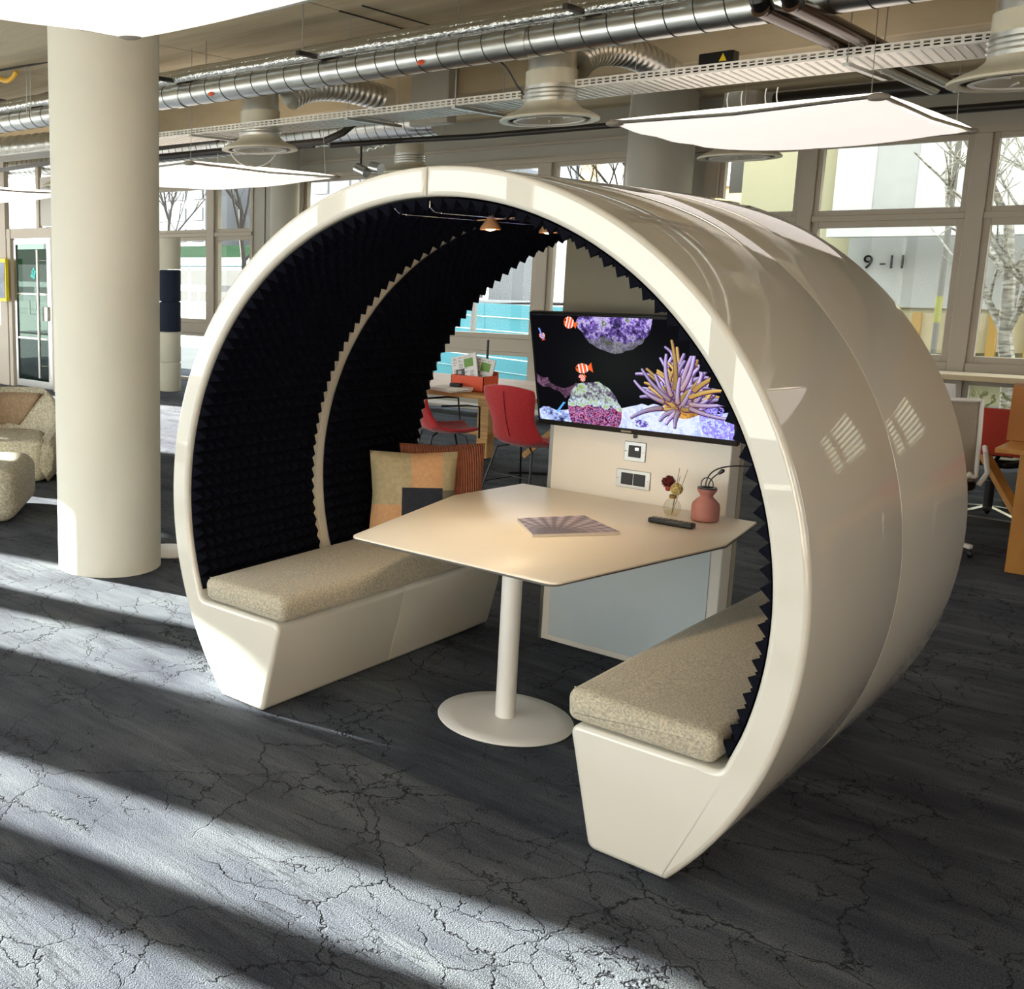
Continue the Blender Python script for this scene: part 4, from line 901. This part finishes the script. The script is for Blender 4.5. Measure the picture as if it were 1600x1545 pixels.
# seat glimpsed right of the media wall
office_chair((-.15, 6.9, 0), radians(20), 'white shell office chair glimpsed between television cabinet and pod edge', WHITE, WHITE, .86)

# ================================================================== LEFT SIDE
# lounge
ot = thing('ottoman', (-4.74, .83, 0), 'low rounded oat coloured ottoman at the left picture edge', 'ottoman', rz=radians(46))
A_, B_ = np.array([-3.93, .80]), np.array([-3.88, 1.10])
MB().box(-.62, .62, -.42, .42, .012, .385).build('ottoman_body', LOUNGE, ot, bevel=.11, seg=6)
def lounge(loc, rz, label):
    t = thing('lounge_chair', loc, label, 'armchair', rz=rz); t.scale = (.95, .95, .88)
    N_ = 30; vs = []; fs = []
    for i in range(N_+1):
        a_ = radians(-128)+radians(256)*i/N_; q_ = abs(a_)/radians(128); R0 = .44
        x = -R0*cos(a_)*1.0; y = R0*sin(a_)*1.05
        if q_ > .72: x = -R0*cos(radians(92))+(q_-.72)/.28*.42; y = (1 if a_ > 0 else -1)*.46*(1-.12*(q_-.72)/.28)
        top = .46+.36*(1-min(1, max(0, (q_-.30)/.48))**1.4)*1.0 if q_ < .78 else .46-.06*(q_-.78)/.22
        nx, ny = (-cos(a_), sin(a_)) if q_ <= .72 else (0, 1 if a_ > 0 else -1)
        for off, z in ((-.05, .01), (.0, .06), (.035, .30), (.01+.05*(1-q_), top-.05), (-.03+.05*(1-q_), top), (-.085+.04*(1-q_), top-.03), (-.14, .42), (-.15, .28)): vs.append((x+nx*off, y+ny*off, z))
    for i in range(N_):
        for j in range(7): fs.append((i*8+j, i*8+j+1, (i+1)*8+j+1, (i+1)*8+j))
    fs += [tuple(range(8)), tuple(range(N_*8, N_*8+8))[::-1]]
    MB().add(vs, fs).build('wrap_body', LOUNGE, t, angle=70, sub=1)
    MB().prism(rounded([(-.34, -.30, .12), (.44, -.36, .1), (.44, .36, .1), (-.34, .30, .12)], 5), .02, .41).build('seat_block', LOUNGE, t, bevel=.05, seg=4)
    vs = []; fs = []
    for i in range(9):
        a_ = radians(-50+100*i/8)
        for j in range(5):
            z = .43+.33*j/4; w_ = .30+.70*j/4; rr_ = .335+.035*j/4; vs.append((-rr_*cos(a_*w_), rr_*sin(a_*w_), z))
    for i in range(8):
        for j in range(4): fs.append((i*5+j, i*5+j+1, (i+1)*5+j+1, (i+1)*5+j))
    o_ = MB().add(vs, fs).build('inner_back', LOUNGEIN, t, angle=80); sm_ = o_.modifiers.new('thick', 'SOLIDIFY'); sm_.thickness = .05; sm_.offset = 0
    return t
lounge((-5.62, 1.95, 0), radians(-37), 'oat lounge chair with curved wings standing left, nearest the edge')
lounge((-5.32, 2.68, 0), radians(-50), 'oat lounge chair directly beside the column, partly hidden by it')
# banded cylinder (perforated speaker-like tube)
tu = thing('banded_cylinder', (-9.72, 7.24, 0), 'tall slim cream cylinder with navy bands near the far left windows', 'cylinder')
zs = [0, .52, 1.02, 1.58, 2.19]; NAVY = mat('navy_felt', (22, 32, 52), rough=.9); CRM = mat('cream_felt', (206, 202, 184), rough=.9)
zz = [(0, .56, CRM), (.565, 1.09, CRM), (1.095, 1.54, NAVY), (1.545, 1.72, NAVY)]
for z0, z1, m in ((0, .42, CRM), (.425, .855, CRM), (.86, 1.285, NAVY), (1.29, 1.735, NAVY), (1.74, 2.19, CRM)):
    MB().lathe([(0, z0), (.15, z0), (.155, z0+.01), (.155, z1-.02), (.14, z1), (0, z1)], (-9.68, 7.24, 0), 32).build('felt_ring', m, tu, world=True)
wd_ = thing('round_foot', (-4.2, 1.95, 0), 'flat white disc foot on the carpet just right of the column', 'table base')
p_ = zhit(262, 862, 0); wd_.location = (p_[0], p_[1], 0); MB().lathe([(0, .0), (.16, 0), (.165, .008), (.15, .014), (.03, .02), (0, .02)], (0, 0, 0), 40).build('disc_base', WHITE, wd_)
# glazed partition with door
wallp = sroot('door_1', (0, 5.9, 0))
MB().box(-11.70, -10.55, -.03, .03, 2.17, 2.31).build('door_head', FRAME, wallp, bevel=.004)
for x in (-11.72, -10.60): MB().box(x-.05, x+.04, -.04, .04, 0, 2.31).build('door_jamb', FRAME, wallp, bevel=.004)
lf = MB().box(-11.62, -11.57, -.02, .02, .02, 2.15).box(-10.78, -10.68, -.02, .02, .02, 2.15).box(-11.57, -10.78, -.02, .02, 2.08, 2.15).box(-11.57, -10.78, -.02, .02, .02, .12).box(-11.57, -10.78, -.015, .015, .72, .75).box(-11.57, -10.78, -.015, .015, 1.36, 1.39).build('door_leaf', ALU, wallp, bevel=.003)
MB().box(-11.57, -10.78, -.004, .004, .12, 2.08).build('door_pane', GREENGLASS, lf, smooth=False)
MB().tube([(-10.90, -.09, .18), (-10.90, -.09, 2.0)], .022, 12).build('pull_handle', ALU, wallp)
for z in (.35, 1.85): MB().tube([(-10.90, -.09, z), (-10.82, .0, z)], .01, 8).build('handle_fixing', ALU, wallp)
MB().box(-10.86, -10.74, -.05, -.02, 1.0, 1.2).build('lock_case', ALU, wallp, bevel=.004)
st = MB()
for i in range(9):
    a = i*2*pi/9; st.lathe([(0, -.012), (.035, -.012), (.035, .012), (0, .012)], (0, 0, 0), 10) if False else None
    st.ball((-11.13+.05*cos(a)*(.5+.5*(i % 2)), -.012, 1.66+.07*sin(a)*(.5+.5*(i % 3)/2)), .024, 8, 5, (1, .2, 1))
st.build('turquoise_sticker', mat('turquoise_vinyl', (64, 206, 200), rough=.5), wallp)
pl = sroot('wall_partition', (0, 5.9, 0))
MB().box(-13.6, -11.77, -.03, .03, 2.17, 2.31).build('rail', FRAME, pl); MB().box(-12.0, -11.8, -.04, .04, 0, 3.3).build('post', FRAME, pl, bevel=.004)
MB().box(-13.6, -12.0, -.02, .02, 0, .9).build('lower_panel', FRAME, pl)
MB().box(-11.72, -10.55, -.003, .003, 2.31, 3.2).build('fanlight_pane', GLASS, pl, smooth=False); MB().box(-11.0, -10.93, -.03, .03, 2.31, 3.2).build('mullion', FRAME, pl)
MB().box(-10.9, -10.55, -.02, .02, 2.33, 3.0).build('fanlight_panel', mat('pale_grey_panel', (186, 184, 176), rough=.6), pl)
MB().box(-10.55, -10.45, -.03, .03, 0, 3.3).build('post', FRAME, pl)
sg = thing('poster_screen', (-11.9, 5.8, 1.2), 'small screen with a yellow border at the far left edge', 'screen')
a_ = yhit(-14, 404, 5.75); b_ = yhit(10, 471, 5.75)
rbox(a_[0], b_[0], 5.75, 5.80, b_[2], a_[2]).build('border', mat('yellow_border', (226, 204, 40), rough=.5), sg, world=True)
rbox(a_[0]+.02, b_[0]-.03, 5.745, 5.75, b_[2]+.05, a_[2]-.06).build('display', mat('blue_grey_display', (96, 120, 150), rough=.3, col2=(30, 36, 50), vscale=4), sg, world=True)
# dark meeting chairs behind glass door
for i, (x, y) in enumerate(((-11.9, 7.0), (-12.4, 7.9))):
    office_chair((x, y, 0), radians(150+60*i), ['dark office chair nearest behind the glass door', 'dark office chair further back behind the glass door'][i], BLACK, BLACK, 1.15)
tag(rbox(-13.0, -12.0, 6.8, 8.4, .70, .73).build('meeting_table', mat('grey_green_top', (110, 130, 122), rough=.4), bevel=.004), 'grey green table top behind the glass door', 'table')

# ================================================================== OUTSIDE
ww = thing('sun_blocker', (-32, 6, -.25), 'tall unseen building block added to shade the nearby outdoor objects from the sun', 'building')  # unseen mass with windows, added to keep sun off the nearby outdoor objects
rbox(-46, -19, 3.2, 8.6, -.25, 15).build('wall', mat('blocker_render', (150, 148, 140), rough=.8, var=.05), ww, world=True)
for i in range(8):
    for j in range(4): rbox(-44.5+3.2*i, -43+3.2*i, 3.15, 3.2, 1+3.4*j, 2.8+3.4*j).build('window', mat('blocker_window', (60, 70, 78), rough=.2), ww, world=True)
struct('ground_outside', rbox(-90, 40, 9.75, 80, -.6, -.25), mat('pale_paving', (124, 124, 118), rough=.9, var=.15, vscale=.8))
o_ = lambda *c: c
BW = mat('pale_render', (180, 178, 168), rough=.8, var=.04, vscale=2); BY = mat('straw_cladding', (160, 153, 120), rough=.8, var=.05, vscale=1); BG = mat('grey_cladding', (156, 155, 147), rough=.8, var=.04)
YEL = mat('cream_yellow_door', (164, 150, 112), rough=.7); OCH = mat('ochre_post', (150, 116, 48), rough=.7)
bl = thing('office_building', (-1, 17, -.25), 'pale building across the street with cream garage doors and house numbers', 'building')
BN = (-.06, 1, 0); BD = 17.0; by = lambda x: BD+.06*x
def bq(px0, px1, py0, py1, name, m, d=0., th=.15):
    a = hit(px0, py0, BN, BD); b = hit(px1, py1, BN, BD)
    mb = MB().box(a[0], b[0], 0, th, b[2], a[2]); mb.map(lambda x, y, z: (x, by(x)-d-th+y, z)); return mb.build(name, m, bl, world=True)
mb = MB().box(-5.3, 8, 0, 6, -.25, 9); mb.map(lambda x, y, z: (x, by(x)+y, z)).build('wall', BY, bl, world=True)
mb = MB()
for i in range(36):
    z = 1.25+.04*i; mb.box(-3.7, 8, -.012, 0, z, z+.008)
mb.map(lambda x, y, z: (x, by(x)+y, z)).build('cladding_joint', BG, bl, world=True)
bq(1322, 1366, 180, 340, 'pilaster', BW, .05); bq(1367, 1451, 180, 345, 'upper_panel', BG, .03); bq(1451, 1600, 180, 338, 'upper_panel', BW, .04); bq(1172, 1252, 220, 330, 'upper_panel', BY, .02)
bq(1330, 1700, 338, 368, 'canopy', mat('white_canopy', (184, 182, 174), rough=.7), .5, .6); bq(1330, 1700, 368, 487, 'grey_wall', BG, .02, .05)
bq(1145, 1171, 250, 301, 'window', mat('dark_pane', (60, 56, 46), rough=.3), .03, .03)
for x in (1395, 1432, 1491, 1552, 1612): bq(x, x+5, 487, 560, 'door_post', OCH, .12, .1)
for x0, x1 in ((1335, 1395), (1400, 1432), (1437, 1491), (1496, 1552), (1557, 1612)): bq(x0, x1, 489, 552, 'garage_door', YEL, .04, .08)
bq(1330, 1700, 552, 585, 'plinth', BW, .2, .3)
tp = hit(1350, 419, BN, BD); cu = bpy.data.curves.new('numbers', 'FONT'); cu.body = '9 -11'; cu.size = .30; cu.extrude = .01; cu.offset = .001; to = bpy.data.objects.new('house_numbers', cu); COL.objects.link(to)
dg = bpy.context.evaluated_depsgraph_get(); me = bpy.data.meshes.new_from_object(to.evaluated_get(dg)); bpy.data.objects.remove(to)
to = bpy.data.objects.new('house_numbers', me); COL.objects.link(to); me.materials.append(mat('dark_numbers', (26, 24, 24), rough=.9, spec=.1)); to.parent = bl
to.location = (tp[0]+1, by(tp[0])-.10-17, tp[2]+.25); to.rotation_euler = (pi/2, 0, math.atan(.06))
# lamp post
a = hit(1493, 215, (0, 1, 0), 14); b = hit(1457, 556, (0, 1, 0), 14)
lp = thing('street_lamp', (b[0], 14, -.25), 'tall grey lamp post outside the right hand window', 'lamp post')
MB().tube([(b[0], 14, -.25), (b[0]+.01, 14, 5.5)], .036, 12).build('pole', mat('grey_post_paint', (112, 108, 98), rough=.7, spec=.1), lp, world=True); MB().bar((b[0], 14, 5.5), (b[0]-.6, 14, 5.6), .1, .08).build('lamp_head', ALU, lp, world=True)
MB().tube([(b[0], 14, 1.1), (b[0], 14, 1.45)], .041, 12).build('yellow_wrap', mat('yellow_wrap', (140, 138, 60), rough=.7), lp, world=True)
# trees
def tree(base, h, label, m, seed, r0=.09, lean=(0, 0), depth=4, group=None, spread=.6):
    R3 = random.Random(seed); t = thing('bare_tree', base, label, 'tree', group); tr = MB(); brm = MB()
    def grow(p, d, L_, r, lv):
        n = 4; pts = [p]; q = p.copy(); dd = d.copy()
        for i in range(n):
            dd = (dd+Vector((R3.uniform(-1, 1), R3.uniform(-1, 1), R3.uniform(-.3, .7)))*.13).normalized(); q = q+dd*L_/n; pts.append(q.copy())
        (tr if lv == 0 else brm).tube(pts, [r*(1-.5*i/n) for i in range(n+1)], 8 if lv == 0 else 5 if lv < 3 else 3)
        if lv >= depth: return
        for i in range(4 if lv else 6):
            k = R3.randint(1, n) if lv else R3.randint(2, n); ax = Vector((R3.uniform(-1, 1), R3.uniform(-1, 1), R3.uniform(.0, .9))).normalized()
            grow(pts[k].copy(), (dd*.7+ax*spread*1.4).normalized(), L_*R3.uniform(.5, .72), r*.45, lv+1)
    b = Vector(map(float, base)); grow(b, Vector((lean[0], lean[1], 1)).normalized(), h, r0, 0)
    tr.build('trunk', m, t, world=True); brm.build('branches', m, t, world=True); return t
BIRCH = mat('pale_birch_bark', (170, 166, 150), rough=.8, col2=(90, 82, 66), vscale=9, stretch=(1, 1, 4)); BARK = mat('dark_bark', (48, 42, 36), rough=.9, var=.3)
a = hit(1590, 565, (0, 1, 0), 12.5); tree((a[0], 12.5, -.25), 2.6, 'pale birch with bare branches outside, at the right edge', BIRCH, 4, .10, (.02, 0), 3, None, .75)
a = hit(1640, 560, (0, 1, 0), 13.2); tree((a[0]+.5, 13.2, -.25), 3.4, 'second bare tree outside reaching in from the right', BIRCH, 11, .07, (-.2, 0), 3, None, .9)
tree((-7.2, 17.5, -.25), 3.2, 'bare tree outside above the crown of the pod', BARK, 21, .09, (0, 0), 4)
# hoarding (cyan), posts, sheds
CY_ = mat('cyan_hoarding', (88, 172, 184), rough=.6, var=.08, vscale=2)
hb = thing('cyan_hoarding', (-9, 14.5, -.25), 'bright cyan board fence outside, seen through the pod', 'fence')
h0, h1 = Vector((-14.5, 16.2, 0)), Vector((-5.9, 12.9, 0)); dh = (h1-h0); ph = Vector((dh.y, -dh.x, 0)).normalized()
nb = 9
for r_ in range(6):
    for c_ in range(6):
        z0 = -.25+.24*r_; a = h0+dh*(c_/6)+ph*(.02*(r_ % 2)); b = h0+dh*((c_+1)/6)-dh.normalized()*.02+ph*(.02*(r_ % 2))
        MB().bar(a+Vector((0, 0, z0+.115)), b+Vector((0, 0, z0+.115)), .03, .225).build('board', CY_, hb, world=True)
tag(MB().tube([(-8.0, 12.4, -.25), (-7.95, 12.4, 2.1)], .05, 12).build('white_post', mat('white_tube', (150, 146, 140), rough=.5)), 'pale steel post with red cap outside before the cyan fence', 'post')
tag(MB().box(-8.25, -8.02, 12.33, 12.42, 1.45, 1.85).build('meter_box', ALU, bevel=.01), 'small grey box mounted outside above the cyan fence', 'box')
ws = thing('timber_steps', (-7.5, 12.2, -.25), 'pale grey timber decking boards before the cyan fence', 'decking')
for i in range(7): rbox(-11, -4.5, 10.2+i*.28, 10.46+i*.28, -.25+.03*i, -.2+.03*i).build('plank', BW, ws, world=True)
yb = thing('yellow_building', (-8.6, 22, -.25), 'yellow apartment block outside beyond the cyan fence', 'building')
YB = mat('yellow_render', (150, 124, 80), rough=.8, var=.05)
rbox(-12.5, -6.9, 24, 30, -.25, 5.2).build('wall', YB, yb, world=True)
for i in range(4):
    for j in range(3): rbox(-12+1.35*i, -11.3+1.35*i, 23.95, 24, 1.0+1.4*j, 1.9+1.4*j).build('window', mat('pale_window', (150, 150, 148), rough=.3), yb, world=True)
for j in range(2): rbox(-12.2, -10.2, 23.4, 24, 2.3+1.4*j, 2.45+1.4*j).build('balcony', BW, yb, world=True)
# far left street
struct('retaining_wall', rbox(-110, -40, 39.7, 39.98, -.3, 2.1), mat('pale_street_wall', (84, 84, 82), rough=.9, spec=.1, var=.1, vscale=.5))
struct('grass_bank', MB().add([(-110, 40, 2.05), (-40, 40, 2.05), (-40, 50, 3.5), (-110, 50, 3.5), (-110, 40, -.3), (-40, 40, -.3), (-40, 50, -.3), (-110, 50, -.3)], [(0, 1, 2, 3), (0, 1, 5, 4), (1, 2, 6, 5), (3, 0, 4, 7), (2, 3, 7, 6)]), mat('bank_grass', (34, 50, 36), rough=1, spec=0, var=.3, vscale=2))
for i, (x0, x1, y, h, lab) in enumerate(((-82, -60, 54, 11, 'pale multi storey building far left with rows of windows'), (-57, -40, 56, 10, 'pale office block next along the far street'), (-37, -26, 58, 9, 'low white block behind the grass bank'))):
    fb = thing('far_building', (x0, y, 0), lab, 'building')
    rbox(x0, x1, y, y+6, 0, h).build('wall', mat('far_render', (112, 113, 114), rough=.8, var=.04), fb, world=True)
    for a in range(int((x1-x0)/2)):
        for c_ in range(4): rbox(x0+.4+a*2, x0+1.7+a*2, y-.05, y, 4.0+c_*1.6, 5.0+c_*1.6).build('window', mat('blue_window', (100, 106, 112), rough=.3), fb, world=True)
for i, (y, z0, z1, m, lab) in enumerate(((27, .9, 1.15, mat('white_rail', (112, 113, 114), rough=.6), 'upper white street barrier outside far left'), (24, .35, .6, mat('white_rail', (112, 113, 114)), 'lower white street barrier outside far left'))):
    t = thing('street_barrier', (-30, y, z0), lab, 'barrier'); rbox(-60, -24, y, y+.1, z0, z1).build('rail', m, t, world=True)
    for k_ in range(9): rbox(-59+4*k_, -58.9+4*k_, y+.02, y+.08, -.25, z0).build('post', ALU, t, world=True)
a = hit(292, 402, (0, 1, 0), 29); sgn = thing('cyan_sign', (a[0], 29, 1.5), 'long cyan sign band outside below the grass bank', 'sign')
rbox(a[0]-.8, a[0]+7, 29, 29.1, 1.95, 2.2).build('sign_board', CY_, sgn, world=True); rbox(a[0]-1.4, a[0]+7, 29.05, 29.15, 1.75, 2.3).build('backing', mat('white_rail', (112, 113, 114)), sgn, world=True)
for x in (a[0], a[0]+6): rbox(x, x+.1, 29.05, 29.15, -.25, 1.8).build('sign_post', ALU, sgn, world=True)
for i, (x, y, lab) in enumerate(((-34, 26, 'bare tree far left, nearest the window post'), (-29, 28, 'bare tree behind the cyan sign band'), (-40, 33, 'bare tree on the grass bank at far left'), (-15.5, 20, 'bare tree left of the cyan fence'))):
    tree((x, y, 0), 4.2 if i < 3 else 3, lab, BARK, 31+i, .14, (0, 0), 3)
# hedge plants outside right under ledge
hd = MB(); R4 = random.Random(5)
for i in range(900):
    x = R4.uniform(-1.0, 2.6); y = R4.uniform(9.9, 10.4)+.06*x; z = R4.uniform(.0, .55); a = R4.uniform(0, 6.28); s = .03
    hd.add([(x, y, z), (x+s*cos(a), y+s*sin(a), z+.02), (x+s*cos(a)*1.4, y, z+.05), (x+.01, y, z+.045)], [(0, 1, 2, 3)])
tag(hd.build('low_hedge', mat('pale_leaves', (168, 168, 128), rough=.8, var=.4, vscale=20), smooth=False), 'low leafy planting outside under the right hand windows', 'hedge', kind='stuff')
